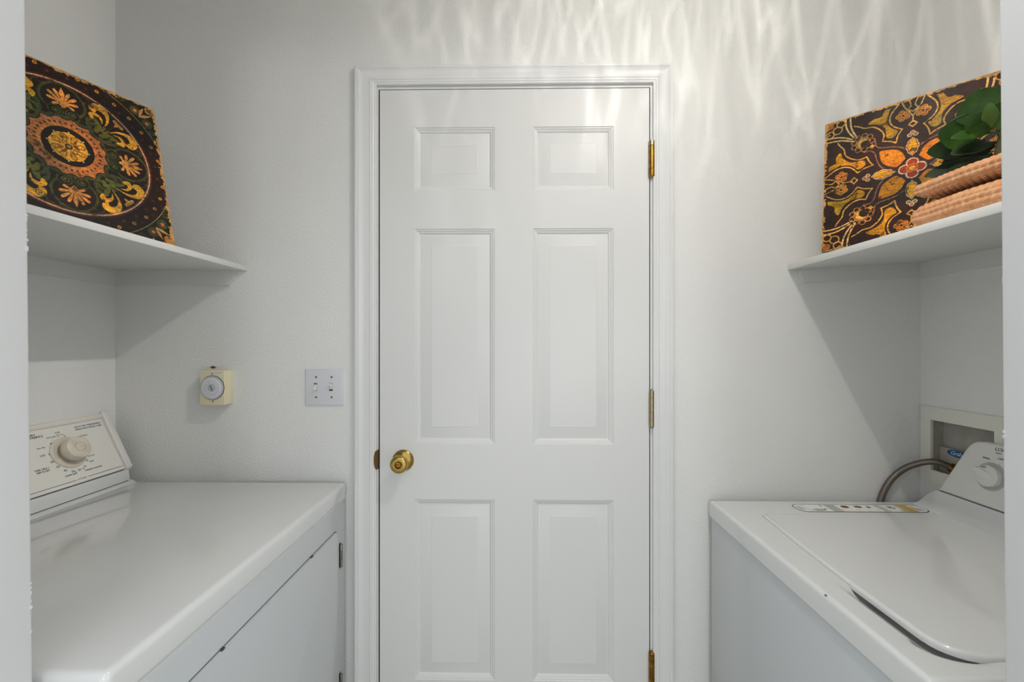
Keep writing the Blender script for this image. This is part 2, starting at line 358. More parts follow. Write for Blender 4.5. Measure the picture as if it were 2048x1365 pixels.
# ================================================================== SWITCH PLATE
t = thing('light_switch', 'white two-gang toggle switch plate on the wall left of the door', 'light switch', (-0.5902, YB, 1.1412))
bm = bmesh.new(); prism(bm, [(-0.6477, 1.1412), (-0.5327, 1.1412), (-0.5327, 1.2523), (-0.6477, 1.2523)], 'y', YB - .0058, YB + .0005)
bmesh.ops.bevel(bm, geom=[e for e in bm.edges if all(v.co.y < YB - .005 for v in e.verts)], offset=.0035, segments=3, affect='EDGES', profile=.5)
pl = obj('cover_plate', bm, PLATE, t, 40)
for cx, up in ((-0.6157, False), (-0.5685, True)):
    yf = YB - .0058
    bm = bmesh.new(); box(bm, cx - .0052, cx + .0052, yf - .0004, yf + .001, 1.1855, 1.2093); obj('toggle_slot', bm, BLACKP if up else GREYP, t, 0)
    bm = bmesh.new()
    q = frame_mtx((cx, yf, 1.1968), (0, -1, (.62 if up else -.62)), (1, 0, 0))
    tz = 1.1975
    box(bm, cx - .0045, cx + .0045, yf - .0012, yf + .001, 1.1868 if not up else 1.1905, 1.2045 if not up else 1.2085, .0004, 1)
    lathe(bm, [(0, 0), (.0049, 0), (.0043, .007), (.0035, .0135), (.0026, .0150), (0, .0154)], q @ Matrix.Rotation(PI / 4, 4, 'Z'), 4)
    obj('toggle', bm, TOGGLE, t, 30)
    for dz, an in ((.0305, random.uniform(.2, 1.2)), (-.0305, random.uniform(-.8, .8))):
        bm = bmesh.new(); q = frame_mtx((cx + .002, yf, 1.1968 + dz), (0, -1, 0), (math.cos(an), 0, math.sin(an)))
        lathe(bm, [(0, 0), (.0033, 0), (.0031, .0008), (.0018, .0013), (0, .0015)], q, 20)
        s = obj('screw', bm, SCREW, t, 40)
        bm = bmesh.new(); box(bm, -.0030, .0030, -.0005, .0005, .0010, .0017, mtx=q); obj('screw_slot', bm, BLACKP, s, 0)

# ================================================================== WALL TIMER
x0, x1, z0, z1 = -0.9477, -0.8733, 1.1456, 1.2482
t = thing('timer_switch', 'cream square dial timer mounted on the wall above the dryer', 'timer', ((x0 + x1) / 2, YB, z0))
bm = bmesh.new(); box(bm, x0, x1 + .001, 1.2815, YB + .0005, z0 + .001, z1 + .0005, .0015, 2); obj('housing', bm, IVORY, t)
bm = bmesh.new(); box(bm, x0 - .0004, x1, 1.2722, 1.2822, z0, z1, .0018, 3); fr = obj('front_cover', bm, IVORY, t)
q = frame_mtx((-0.9100, 1.2722, 1.1977), (0, -1, 0), (1, 0, 0)); R = .0352
bm = bmesh.new(); lathe(bm, [(0, 0), (R + .0012, 0), (R + .0012, .0008), (R, .0012), (0, .0012)], q, 64); obj('dial_surround', bm, BLACKP, t, 30)
bm = bmesh.new(); lathe(bm, [(0, .001), (R - .0004, .001), (R - .0004, .0020), (R * .72, .0020), (R * .70, .0034), (R * .68, .0036), (0, .0036)], q, 64)
dial = obj('dial', bm, mat('dial_white', (222, 222, 226), 0.35), t, 30)
bm = bmesh.new()
for k in range(60):
    m_ = q @ Matrix.Rotation(k * 2 * PI / 60, 4, 'Z'); box(bm, R * .84, R * .97, -.00033, .00033, .0019, .00225, mtx=m_)
for k in range(48):
    m_ = q @ Matrix.Rotation((k + .5) * 2 * PI / 48, 4, 'Z'); box(bm, R * .56, R * .65, -.00022, .00022, .0035, .00375, mtx=m_)
for k in range(12):
    m_ = q @ Matrix.Rotation(k * 2 * PI / 12, 4, 'Z'); box(bm, R * .40, R * .50, -.0005, .0005, .0035, .00375, mtx=m_)
for k in range(24):
    a0, a1 = k * 2 * PI / 24, (k + 1) * 2 * PI / 24
    vv = [bm.verts.new(q @ Vector((r_ * math.cos(a_), r_ * math.sin(a_), .00375))) for r_, a_ in ((R * .30, a0), (R * .32, a0), (R * .32, a1), (R * .30, a1))]; bm.faces.new(vv)
obj('dial_markings', bm, BLUE, dial, 0)
bm = bmesh.new(); lathe(bm, [(0, .0034), (R * .29, .0034), (R * .28, .0048), (0, .0050)], q, 40)
kn = obj('centre_knob', bm, mat('dial_grey', (188, 192, 194), .35), dial, 40)
bm = bmesh.new(); box(bm, -.0008, .0008, -.0085, .0085, .0049, .0056, mtx=q @ Matrix.Rotation(.5, 4, 'Z')); obj('pointer', bm, BLACKP, kn, 0)
for sx, sz in ((-0.9105, 1.2395), (-0.9085, 1.1575)):
    bm = bmesh.new(); lathe(bm, [(0, 0), (.0026, 0), (.0022, .001), (0, .0012)], frame_mtx((sx, 1.2722, sz), (0, -1, 0), (1, 0, 0)), 16); obj('screw', bm, SCREW, t, 40)
bm = bmesh.new(); box(bm, -.9065, -.8820, 1.2716, 1.2724, 1.2362, 1.2425, .0003, 1); wn = obj('label_window', bm, mat('label_white', (226, 226, 224), .4), t)
bm = bmesh.new(); box(bm, -.9040, -.8825, 1.2713, 1.2717, 1.2413, 1.2421); obj('label_shade_line', bm, GREYP, wn, 0)
# scorched smear above the timer
bm = bmesh.new()
for i in range(60):
    a = random.gauss(0, 1); b = random.gauss(0, 1)
    px, pz = -0.9345 + a * .0048, 1.2560 + b * .0014; r = random.uniform(.0007, .0020) * math.exp(-abs(a) * .3)
    vs = [bm.verts.new((px + r * 1.5 * math.cos(k * PI / 4) * random.uniform(.7, 1.2), YB - .0006 - .0001 * (i % 7), pz + r * .8 * math.sin(k * PI / 4))) for k in range(8)]
    bm.faces.new(vs)
o = obj('wall_stain', bm, STAIN, None, 0); tag(o, 'small brown scorched smear on the wall just above the timer', 'stain')

# ================================================================== SHELVES
# left shelf
t = thing('wall_shelf', 'white painted shelf on the left wall above the dryer', 'shelf', (XL + .2, 0.92, 1.55))
bm = bmesh.new(); prism(bm, [(-0.8278, 1.5500), (-0.8278, 1.5660), (XL, 1.5660), (XL, 1.5500)], 'y', YF, YB, .0018, 2); obj('shelf_board', bm, SHELF, t)
bm = bmesh.new(); prism(bm, [(-0.8617, 1.5500), (-0.8617, 1.5260), (-0.8802, 1.5073), (XL, 1.5073), (XL, 1.5500)], 'y', YB - .018, YB); obj('support_cleat', bm, SHELF, t, 0)
bm = bmesh.new(); box(bm, XL, XL + .018, YF, YB - .018, 1.5073, 1.5500); obj('support_cleat', bm, SHELF, t, 0)
# right shelf (sags towards its front edge)
sl = 0.045
t = thing('wall_shelf', 'white painted shelf on the right wall above the washer', 'shelf', (XR - .2, 0.92, 1.56))
bm = bmesh.new(); prism(bm, [(0.8065, 1.5490), (0.8065, 1.5676), (XR, 1.5676 + sl * .3935), (XR, 1.5490 + sl * .3935)], 'y', YF, YB, .0018, 2); obj('shelf_board', bm, SHELF, t)
bm = bmesh.new(); prism(bm, [(0.8347, 1.5503), (0.8347, 1.5280), (0.8495, 1.5122), (XR, 1.5247), (XR, 1.5667)], 'y', YB - .018, YB); obj('support_cleat', bm, SHELF, t, 0)
bm = bmesh.new(); prism(bm, [(XR - .018, 1.5240), (XR, 1.5247), (XR, 1.5667), (XR - .018, 1.5659)], 'y', YF, YB - .018); obj('support_cleat', bm, SHELF, t, 0)

# ================================================================== DRYER
DRF = -0.5149; dy0, dy1 = 0.533, 1.2855
t = thing('clothes_dryer', 'white front-loading clothes dryer with a cream dial, left of the door', 'dryer', (-0.85, 0.91, 0.0))
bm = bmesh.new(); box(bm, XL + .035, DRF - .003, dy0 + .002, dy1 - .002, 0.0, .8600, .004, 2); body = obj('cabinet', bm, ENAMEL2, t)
bm = bmesh.new(); box(bm, XL + .03, DRF, dy0, dy1, .8640, .9150, .011, 5); box(bm, XL + .04, DRF - .006, dy0 + .006, dy1 - .006, .858, .866); obj('top_panel', bm, ENAMEL, t, 50)
# riser below the console, two steps
bm = bmesh.new(); prism(bm, [(XL + .012, .9150), (-1.1420, .9148), (-1.1500, .9165), (-1.1558, .9214), (XL + .012, .9214)], 'y', dy0 + .01, dy1 - .006); obj('console_riser', bm, ENAMEL, t, 60)
bm = bmesh.new(); prism(bm, [(XL + .012, .9236), (-1.1556, .9236), (-1.1596, .9562), (XL + .012, .9562)], 'y', dy0 + .012, 1.2700, .0012, 2); obj('riser_strip', bm, ENAMEL, t)
bm = bmesh.new(); box(bm, XL + .02, -1.158, dy0 + .02, 1.266, .9195, .9235); box(bm, XL + .02, -1.166, dy0 + .02, 1.262, .9560, .9640); obj('shadow_gap', bm, BLACKP, t, 0)
# console
A0 = Vector((-1.1633, 0, .9674)); AT = Vector((-1.2332, 0, 1.1084)); VDIR = (AT - A0).normalized(); NDIR = Vector((-VDIR.z, 0, VDIR.x)) * -1
if NDIR.x < 0: NDIR = -NDIR
yc1 = 1.2585
bm = bmesh.new()
lip = A0 - VDIR * .0085
pts = [(A0.x, A0.z), (AT.x, AT.z), (XL + .001, 1.1200), (XL + .001, .9605), (lip.x - .006, .9600), (lip.x - .0015, lip.z - .0005), (lip.x, lip.z + .002)]
prism(bm, pts, 'y', dy0 + .03, yc1); con = obj('control_panel', bm, PANEL, t, 30)
bm = bmesh.new(); o_ = NDIR * .0075
e0 = A0 + o_ - VDIR * .008; e1 = Vector((-1.2305, 0, 1.1270))
prism(bm, [(e0.x, e0.z), (e0.x - .006, e0.z - .010), (XL + .001, .9600), (XL + .001, e1.z + .003), (e1.x, e1.z)], 'y', yc1 + .0006, yc1 + .0185, .0022, 3); obj('end_cap', bm, PLAS, t)
bm = bmesh.new(); prism(bm, [(XL + .001, 1.1130), (AT.x + .0028, 1.1092), (AT.x + .0035, 1.1160), (XL + .006, 1.1215), (XL + .001, 1.1215)], 'y', dy0 + .03, yc1); obj('top_trim', bm, CREAM2, t, 20)
def on_panel(y, v, off=0.0): p = A0 + VDIR * v + NDIR * off; return Vector((p.x, y, p.z))
def pm(y, v, off=0.0003): return frame_mtx(on_panel(y, v, off), NDIR, (0, 1, 0))
bg = bmesh.new(); bb = bmesh.new(); bk_ = bmesh.new()
for s, y, v, sz in (('OFF', 1.131, .1385, .0075), ('more dry', 1.1125, .1305, .0062), ('less dry', 1.0790, .1075, .0062), ('OFF', 1.0745, .0865, .0075), ('60', 1.0885, .0655, .0085), ('50', 1.0955, .0490, .0085), ('40', 1.1075, .0345, .0085), ('30', 1.1235, .0265, .0085), ('20', 1.1395, .0262, .0085), ('10', 1.1560, .0310, .0085), ('OFF', 1.1795, .0400, .0068), ('very dry', 1.1850, .0565, .0058), ('dry', 1.1805, .0850, .0058), ('cool down', 1.1880, .1170, .0058), ('6 CYCLES', 1.1372, .0022, .0052)):
    bt = bmesh.new(); text_into(bt, s, sz, pm(y, v)); obj('lettering', bt, GREYP, con, 0)
for s, y, v, sz in (('DRY', 1.0720, .1440, .0080), ('FABRICS', 1.0800, .1375, .0080), ('TIME DRY /', 1.0590, .0525, .0068), ('AIR FLUFF', 1.0600, .0462, .0068), ('DAMP DRY', 1.1160, .0193, .0060), ('WRINKLE RELEASE', 1.1760, .0196, .0056)):
    bt = bmesh.new(); text_into(bt, s, sz, pm(y, v)); obj('lettering', bt, BLACKP, con, 0)
for s, y, v, sz in (('AUTO DRY PERMANENT', 1.2140, .1445, .0068), ('PRESS WITH PRESS CARE', 1.2140, .1370, .0068)):
    bt = bmesh.new(); text_into(bt, s, sz, pm(y, v)); obj('lettering', bt, BLUE, con, 0)
def bar(bm_, y, v, ly, lv, rot=0): box(bm_, -ly / 2, ly / 2, -lv / 2, lv / 2, 0, .0004, mtx=pm(y, v) @ Matrix.Rotation(rot, 4, 'Z'))
bar(bb, (1.1212 + dy0 + .035) / 2, .0016, 1.1212 - dy0 - .035, .0011); bar(bb, (1.1540 + 1.2570) / 2, .0024, 1.2570 - 1.1540, .0011)
bar(bk_, 1.1295, .0232, .0008, .0075, .25); bar(bk_, 1.1505, .0262, .0008, .0090, .85)
for y, v, l in ((1.1045, .1135, .0032), (1.1085, .1200, .0013), (1.1135, .1255, .0013), (1.1010, .1085, .0012), (1.119, .1290, .0012)): bar(bk_, y, v, l, l)
for y, v in ((1.1300, .1310), (1.0915, .0865), (1.1700, .0460)):
    bar(bk_, y, v + .0022, .0055, .0008); bar(bk_, y, v - .0022, .0055, .0008); bar(bk_, y - .0026, v, .0008, .0050)
bar(bk_, 1.1380, .1320, .008, .0008, -.3); bar(bk_, 1.1440, .1265, .0008, .0095, .35)
bg.free(); obj('blue_rule', bb, BLUE, con, 0); obj('dial_marks', bk_, BLACKP, con, 0)
q = pm(1.1340, .0800, 0)
bm = bmesh.new(); lathe(bm, [(0, 0), (.0440, 0), (.0440, .0022), (.0425, .0038), (.0395, .0045), (.0330, .0036), (.0250, .0030), (0, .0030)], q, 72); dd = obj('dial_skirt', bm, CREAM, t, 50)
q = pm(1.1325, .0800, 0)
bm = bmesh.new(); lathe(bm, [(0, .003), (.0225, .003), (.0225, .009), (.0270, .0125), (.0312, .0170), (.0318, .0220), (.0314, .0300), (.0294, .0360), (.0245, .0388), (.0185, .0396), (.0140, .0392), (.0136, .0379), (.0130, .0379), (.0126, .0392), (.0112, .0396), (.0108, .0388), (0, .0388)], q, 72); obj('dial_knob', bm, CREAM, dd, 40)
# front door panel and hinges
bm = bmesh.new(); r = .022; Y0, Y1, Z0, Z1 = .60, 1.2265, .12, .7965
out = []
for cy, cz, a0 in ((Y1 - r, Z1 - r, 0), (Y0 + r, Z1 - r, 90), (Y0 + r, Z0 + r, 180), (Y1 - r, Z0 + r, 270)):
    for k in range(7): a = math.radians(a0 + k * 15); out.append((cy + r * math.cos(a), cz + r * math.sin(a)))
prism(bm, out, 'x', DRF - .0035, DRF + .0030)
bmesh.ops.bevel(bm, geom=[e for e in bm.edges if all(v.co.x > DRF + .002 for v in e.verts)], offset=.0025, segments=3, affect='EDGES', profile=.5)
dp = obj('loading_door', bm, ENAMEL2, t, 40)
bm = bmesh.new(); g = .0022
out2 = [(y + (g if y > (Y0 + Y1) / 2 else -g), z + (g if z > (Z0 + Z1) / 2 else -g)) for y, z in out]
prism(bm, out2, 'x', DRF - .0032, DRF - .0026); obj('door_seam', bm, GREYP, t, 0)
for yy in (.7436, 1.0684):
    bm = bmesh.new(); box(bm, DRF - .001, DRF + .0035, yy - .004, yy + .004, Z1 + .0005, Z1 + .0040, .001, 1); obj('door_bumper', bm, BLACKP, dp, 30)
for zz_ in (.715, .338):
    bm = bmesh.new(); q = Matrix.Translation((DRF + .0012, 1.2450, zz_ - .033)); HH = .066
    lathe(bm, [(0, 0), (.0042, 0), (.0046, .002), (.0046, .019), (.0040, .0195), (.0040, .0205), (.0046, .021), (.0046, .064), (.004, .066), (0, .066)], q, 20)
    hg = obj('hinge', bm, STEEL, t, 40)
    bm = bmesh.new(); box(bm, DRF + .0022, DRF + .0052, 1.2412, 1.2424, zz_ - .012, zz_ + .016); box(bm, DRF - .004, DRF - .0025, 1.234, 1.252, zz_ - .036, zz_ + .036); obj('hinge_slot', bm, BLACKP, hg, 0)

# ================================================================== WASHER
WXF = .5660; wy0, wy1 = .604, 1.2905; WZ = .865
t = thing('washing_machine', 'white top-loading washing machine with a round dial, right of the door', 'washing machine', (.88, .95, 0.0))
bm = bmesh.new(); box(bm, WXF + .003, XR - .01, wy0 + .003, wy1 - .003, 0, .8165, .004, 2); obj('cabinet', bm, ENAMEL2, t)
# moulded top as one surface: rounded rim, well and finger scoop under the lid, cove rising to the console
def ss(a, b, x): t_ = min(1, max(0, (x - a) / (b - a))); return t_ * t_ * (3 - 2 * t_)
LX0 = lambda y: .6360 + .0190 * max(0, (y - .84) / .317) ** 1.5 + (0.0 if y > .70 else (.70 - y) * .02)
lid_y0, lid_y1, lid_x1 = .6420, 1.1785, 1.1420
def topz(x, y):
    z = WZ; r = .009
    ex = x - WXF; ed = min(ex, y - wy0, wy1 - y)
    if ed < r: z -= r - math.sqrt(max(0, r * r - (r - ed) ** 2))
    d = min(x - LX0(y), y - lid_y0, lid_y1 - y, lid_x1 - x)              # distance inside the lid outline
    cx, cy = LX0(.66) + .066, lid_y0 + .0495
    if x < cx and y < cy: d = .049 * (1 - math.hypot((cx - x) / .0655, (cy - y) / .0495))
    z -= .011 * ss(-.0005, .0045, d)
    # finger scoop
    s = ss(.628, .665, y) * (1 - ss(.815, .850, y)) * (1 - ss(.668, .71, x))
    z -= s * .015 * ss(-.026, .000, d)
    tt = ss(wy0 + .004, wy0 + .095, y) * (1 - ss(wy1 - .088, wy1 - .006, y))
    g = min(1, max(0, (x - 1.1445) / .0065)); z += .060 * (g ** 1.7) * tt if g > 0 else 0
    return z
def lines(a, b, n, extra):
    v = list(np.linspace(a, b, n)) + extra; return sorted(set(round(float(q), 5) for q in v))
rim = [0, .0004, .0012, .0025, .0042, .0062, .009]
xsW = lines(WXF + .010, 1.190, 60, [WXF + q for q in rim] + list(np.arange(.606, .665, .0015)) + list(np.arange(1.134, 1.153, .001)))
ysW = lines(wy0 + .010, wy1 - .010, 110, [wy0 + q for q in rim] + [wy1 - q for q in rim] + list(np.arange(.636, .652, .001)) + list(np.arange(1.172, 1.183, .001)))
bm = bmesh.new(); G = [[bm.verts.new((x, y, topz(x, y))) for y in ysW] for x in xsW]
for i in range(len(xsW) - 1):
    for j in range(len(ysW) - 1): bm.faces.new((G[i][j], G[i + 1][j], G[i + 1][j + 1], G[i][j + 1]))
loop = [G[0][j] for j in range(len(ysW))] + [G[i][-1] for i in range(1, len(xsW))] + [G[-1][j] for j in range(len(ysW) - 2, -1, -1)] + [G[i][0] for i in range(len(xsW) - 2, 0, -1)]
low = [bm.verts.new((v.co.x, v.co.y, .8185)) for v in loop]
for k in range(len(loop)): bm.faces.new((loop[k], loop[(k + 1) % len(loop)], low[(k + 1) % len(loop)], low[k]))
bm.faces.new(low)
wt = obj('top_panel', bm, ENAMEL, t, 60)
bm = bmesh.new(); box(bm, WXF + .006, XR - .012, wy0 + .006, wy1 - .006, .814, .8186); obj('body_seam', bm, GREYP, t, 0)
# lid: outline extruded with rounded edge
ol = []
for y in np.linspace(lid_y0 + .05, lid_y1 - .008, 26): ol.append((LX0(y) + .0008, y))
for k in range(1, 6): a = PI - k * PI / 2 / 6; ol.append((LX0(lid_y1) + .0088 + .008 * math.cos(a), lid_y1 - .008 + .0078 * math.sin(a)))
ol += [(lid_x1 - .001, lid_y1 - .0004), (lid_x1 - .001, lid_y0 + .0004)]
for k in range(0, 9): a = -PI / 2 - k * PI / 2 / 8; ol.append((LX0(.66) + .066 + .065 * math.cos(a) ** 1.0, lid_y0 + .0495 + .049 * math.sin(a)))
ol = [p for i, p in enumerate(ol) if i == 0 or (abs(p[0] - ol[i - 1][0]) + abs(p[1] - ol[i - 1][1])) > .0008]
bm = bmesh.new()
def ring(off, z):
    n = len(ol); res = []
    for i in range(n):
        p0, p1, p2 = Vector(ol[i - 1]), Vector(ol[i]), Vector(ol[(i + 1) % n]); tn = (p2 - p0).normalized(); nn = Vector((tn.y, -tn.x))
        q_ = p1 + nn * off; res.append(bm.verts.new((q_.x, q_.y, z)))
    return res
area = sum(ol[i - 1][0] * ol[i][1] - ol[i][0] * ol[i - 1][1] for i in range(len(ol))); sg = 1 if area < 0 else -1
rr = [(0, .8590), (0, .8650), (.0006, .8672), (.0020, .8690), (.0042, .8702), (.0062, .8706)]
rs = [ring(sg * o1, z_) for o1, z_ in rr]
for A, B in zip(rs, rs[1:]):
    for i in range(len(ol)): bm.faces.new((A[i], A[(i + 1) % len(ol)], B[(i + 1) % len(ol)], B[i]))
bm.faces.new([bm.verts.new(v.co) for v in rs[-1]]); bm.faces.new(rs[0][::-1])
obj('lid', bm, ENAMEL, t, 50)
# console, a slab with slanted rounded ends leaning back to the wall
prof_y = [(1.2036, .9275), (1.1760, .9985), (1.1560, 1.0480), (1.1495, 1.0620), (1.1420, 1.0710), (1.1320, 1.0770), (1.1180, 1.0800)]
mid = (wy0 + wy1) / 2
sil = prof_y + [(2 * mid - y, z) for y, z in prof_y[::-1]]
fx = lambda z: 1.1502 + (z - .9275) * .190
bm = bmesh.new()
def inset(pts, d):
    c = Vector((mid, 1.0)); n = len(pts); o = []
    for i in range(n):
        p0, p1, p2 = Vector(pts[i - 1]), Vector(pts[i]), Vector(pts[(i + 1) % n]); a = (p1 - p0).normalized(); b = (p2 - p1).normalized(); tn = (a + b).normalized(); nn = Vector((tn.y, -tn.x))
        if nn.dot(c - p1) < 0: nn = -nn
        o.append(p1 + nn * d)
    return o
lay = []
for d, off in ((.0075, 0), (.0040, .0006), (.0016, .0022), (.0004, .0045), (0, .0080), (0, None)):
    ps = inset(sil, d); lay.append([bm.verts.new((1.1975 if off is None else fx(max(.928, p.y)) + off, p.x, max(p.y, .9282))) for p in ps])
for A, B in zip(lay, lay[1:]):
    for i in range(len(sil)): bm.faces.new((A[i], A[(i + 1) % len(sil)], B[(i + 1) % len(sil)], B[i]))
bm.faces.new(lay[0]); bm.faces.new(lay[-1][::-1])
wc = obj('control_console', bm, PLAS, t, 50)
bm = bmesh.new(); box(bm, 1.1530, 1.196, wy0 + .10, 1.1995, .9240, .9286); obj('console_seam', bm, GREYP, t, 0)
bm = bmesh.new(); box(bm, 1.1434, 1.1452, wy0 + .03, 1.1500, .8640, .8664); obj('hinge_seam', bm, GREYP, wt, 0)
WN = Vector((-1, 0, .190)).normalized()
def wp(y, z, off=.0003): p = Vector((fx(z), y, z)) + WN * off; return frame_mtx(p, WN, (0, -1, 0))
q = wp(1.0835, 1.0010, 0)
bm = bmesh.new(); lathe(bm, [(0, .0002), (.0345, .0002), (.0345, .0008), (.0320, .0009), (0, .0009)], q, 64); sk = obj('dial_ring', bm, LGREY, t, 30)
bm = bmesh.new()
lathe(bm, [(0, .001), (.0262, .001), (.0262, .0100), (.0254, .0120), (.0235, .0128), (0, .0118)], q, 64)
# pointed grip that runs from the rim across the disc
g_ = q @ Matrix.Rotation(math.radians(160), 4, 'Z')
prism_pts = [(.0345, -.0022), (.0360, .0), (.0345, .0022), (.0180, .0105), (-.010, .0100), (-.018, .0), (-.010, -.0100), (.0180, -.0105)]
v0 = [bm.verts.new(g_ @ Vector((a, b, .002))) for a, b in prism_pts]; v1 = [bm.verts.new(g_ @ Vector((a * .97, b * .8, .0150 if a > -.005 else .0130))) for a, b in prism_pts]
bm.faces.new(v0); bm.faces.new(v1[::-1])
for i in range(8): bm.faces.new((v0[i], v0[(i + 1) % 8], v1[(i + 1) % 8], v1[i]))
wk = obj('dial_knob', bm, PLAS, sk, 40)
bm = bmesh.new(); box(bm, -.0045, .0045, -.0006, .0006, .0125, .0156, mtx=q @ Matrix.Translation((-.008, .0200, 0)) @ Matrix.Rotation(.25, 4, 'Z')); obj('pointer_mark', bm, BLACKP, wk, 0)
for yy, zc in ((1.0985, 1.0325), (1.0715, 1.0350)):
    bm = bmesh.new(); lathe(bm, [(0, .0004), (.0024, .0004), (.0022, .0012), (0, .0013)], wp(yy, zc, 0), 20); obj('setting_dot', bm, PLAS, sk, 30)
for s_, sz, y, z, m_ in (('LOAD', .0120, 1.0700, 1.0690, BLACKP), ('SMALL', .0060, 1.1010, 1.0420, BLACKP), ('LARGE', .0060, 1.0670, 1.0480, BLACKP), ('Super', .0060, 1.0765, 1.0605, GREYP)):
    bm = bmesh.new(); text_into(bm, s_, sz, wp(y, z), shear=.15); obj('lettering', bm, m_, wc, 0)
# instruction label, flat on the top behind the lid
lb0, lb1, ly0, ly1 = .7790, 1.1400, 1.2030, 1.2600
def rrect(x0, x1, y0, y1, r, n=6):
    o = []
    for cx, cy, a0 in ((x1 - r, y1 - r, 0), (x0 + r, y1 - r, 90), (x0 + r, y0 + r, 180), (x1 - r, y0 + r, 270)):
        for k in range(n + 1): a = math.radians(a0 + k * 90 / n); o.append((cx + r * math.cos(a), cy + r * math.sin(a)))
    return o
bm = bmesh.new(); prism(bm, rrect(lb0, lb1, ly0, ly1, .024), 'z', WZ - .0002, WZ + .0003); lab = obj('instruction_label', bm, mat('label_ink_border', (52, 52, 50), .5), t, 0)
bm = bmesh.new(); prism(bm, rrect(lb0 + .0022, lb1 - .0022, ly0 + .0034, ly1 - .0030, .0212), 'z', WZ + .0001, WZ + .0005); obj('label_paper', bm, mat('label_paper', (232, 232, 228), .45), lab, 0)
def lrect(name, m, rects):
    bm = bmesh.new()
    for a, b, c, d in rects:
        prism(bm, [(a, c), (b, c), (b, d), (a, d)], 'z', WZ + .0003, WZ + .0007)
        if name != 'fine_print': obj(name, bm, m, lab, 0); bm = bmesh.new()
    if name == 'fine_print': obj(name, bm, m, lab, 0)
    else: bm.free()
lrect('grey_stripe', LGREY, [(.873, .902, ly0 + .0024, ly1 - .0024), (1.013, 1.021, ly0 + .0024, ly1 - .0024), (1.024, 1.030, ly0 + .0024, ly1 - .0024), (1.071, 1.079, ly0 + .0024, ly1 - .0024)])
lrect('yellow_stripe', mat('mustard_print', (206, 164, 62), .5), [(1.080, 1.105, ly0 + .0024, ly1 - .0024)])
ink = [(.812, .8127, ly0 + .004, ly1 - .004), (.945, .9456, ly0 + .006, ly0 + .022), (.975, .9756, ly0 + .006, ly0 + .022), (1.000, 1.0006, ly0 + .006, ly0 + .022)]
for x_ in (.786, .791, .796, .801): ink.append((x_, x_ + .0016, ly0 + .014, ly1 - .014))
for k in range(7): ink.append((.820 + random.random() * .02, .845 + random.random() * .02, ly0 + .008 + k * .0022, ly0 + .0088 + k * .0022))
for k in range(5): ink.append((1.110 + k * .004, 1.1112 + k * .004, ly0 + .012, ly0 + .044 - k * .004))
for k in range(4): ink.append((1.058 + random.random() * .01, 1.064 + random.random() * .01, ly0 + .006 + k * .003, ly0 + .0072 + k * .003))
lrect('fine_print', GREYP, ink)
def blobs(name, m, cs):
    bm = bmesh.new()
    for cx, cy, rx_, ry_ in cs: prism(bm, [(cx + rx_ * math.cos(k * PI / 8), cy + ry_ * math.sin(k * PI / 8)) for k in range(16)], 'z', WZ + .0004, WZ + .0008)
    obj(name, bm, m, lab, 0)
blobs('brown_pictogram', mat('brown_print', (156, 96, 44), .5), [(.925, ly0 + .038, .011, .009), (.962, ly0 + .038, .010, .008), (.990, ly0 + .036, .006, .006)])
blobs('dark_pictogram', mat('dark_print', (70, 66, 60), .5), [(.922, ly0 + .037, .004, .003), (.931, ly0 + .040, .003, .004), (.960, ly0 + .041, .003, .002), (.966, ly0 + .035, .003, .003), (1.050, ly0 + .036, .005, .006), (1.057, ly0 + .030, .003, .004), (1.046, ly0 + .041, .004, .002), (.862, ly0 + .046, .0015, .006), (.858, ly0 + .020, .003, .003)])
# small paint chip on the rim
bm = bmesh.new(); box(bm, WXF + .0005, WXF + .0035, .8065, .8100, WZ - .0022, WZ - .0004); obj('paint_chip', bm, GREYP, wt, 0)

# ================================================================== OUTLET BOX
t = thing('outlet_box', 'white recessed washer outlet box on the right wall behind the console', 'outlet box', (XR, 1.2, .9233))
oy0, oy1, oz0, oz1 = 1.0850, 1.3042, .9233, 1.1480; jy0, jy1, jz0, jz1 = 1.1056, 1.2739, .9635, 1.1080
bm = bmesh.new()
def ringface(x, outer, inner):
    a = [bm.verts.new((x, y, z)) for y, z in outer]; b = [bm.verts.new((x, y, z)) for y, z in inner]
    for i in range(4): bm.faces.new((a[i], a[(i + 1) % 4], b[(i + 1) % 4], b[i]))
    return a, b
R4 = lambda y0, y1, z0, z1: [(y0, z0), (y1, z0), (y1, z1), (y0, z1)]
a, b = ringface(XR - .0040, R4(oy0 + .002, oy1 - .001, oz0 + .002, oz1 - .002), R4(jy0, jy1, jz0, jz1))
c = [bm.verts.new((XR, y, z)) for y, z in R4(oy0, oy1, oz0, oz1)]
d = [bm.verts.new((XR + .004, y, z)) for y, z in R4(jy0, jy1, jz0, jz1)]
for i in range(4):
    bm.faces.new((c[i], c[(i + 1) % 4], a[(i + 1) % 4], a[i])); bm.faces.new((b[i], b[(i + 1) % 4], d[(i + 1) % 4], d[i]))
of = obj('face_frame', bm, PVC, t, 20)
bm = bmesh.new(); iy0, iy1, iz0, iz1, xb = 1.0975, 1.2760, .9550, 1.1140, 1.2350
e = [bm.verts.new((XR + .004, y, z)) for y, z in R4(iy0, iy1, iz0, iz1)]; f_ = [bm.verts.new((xb, y, z)) for y, z in R4(iy0, iy1, iz0, iz1)]
d2 = [bm.verts.new((XR + .004, y, z)) for y, z in R4(jy0, jy1, jz0, jz1)]
for i in range(4): bm.faces.new((e[i], e[(i + 1) % 4], f_[(i + 1) % 4], f_[i])); bm.faces.new((d2[i], d2[(i + 1) % 4], e[(i + 1) % 4], e[i]))
bm.faces.new(f_); obj('recess', bm, PVCD, t, 0)
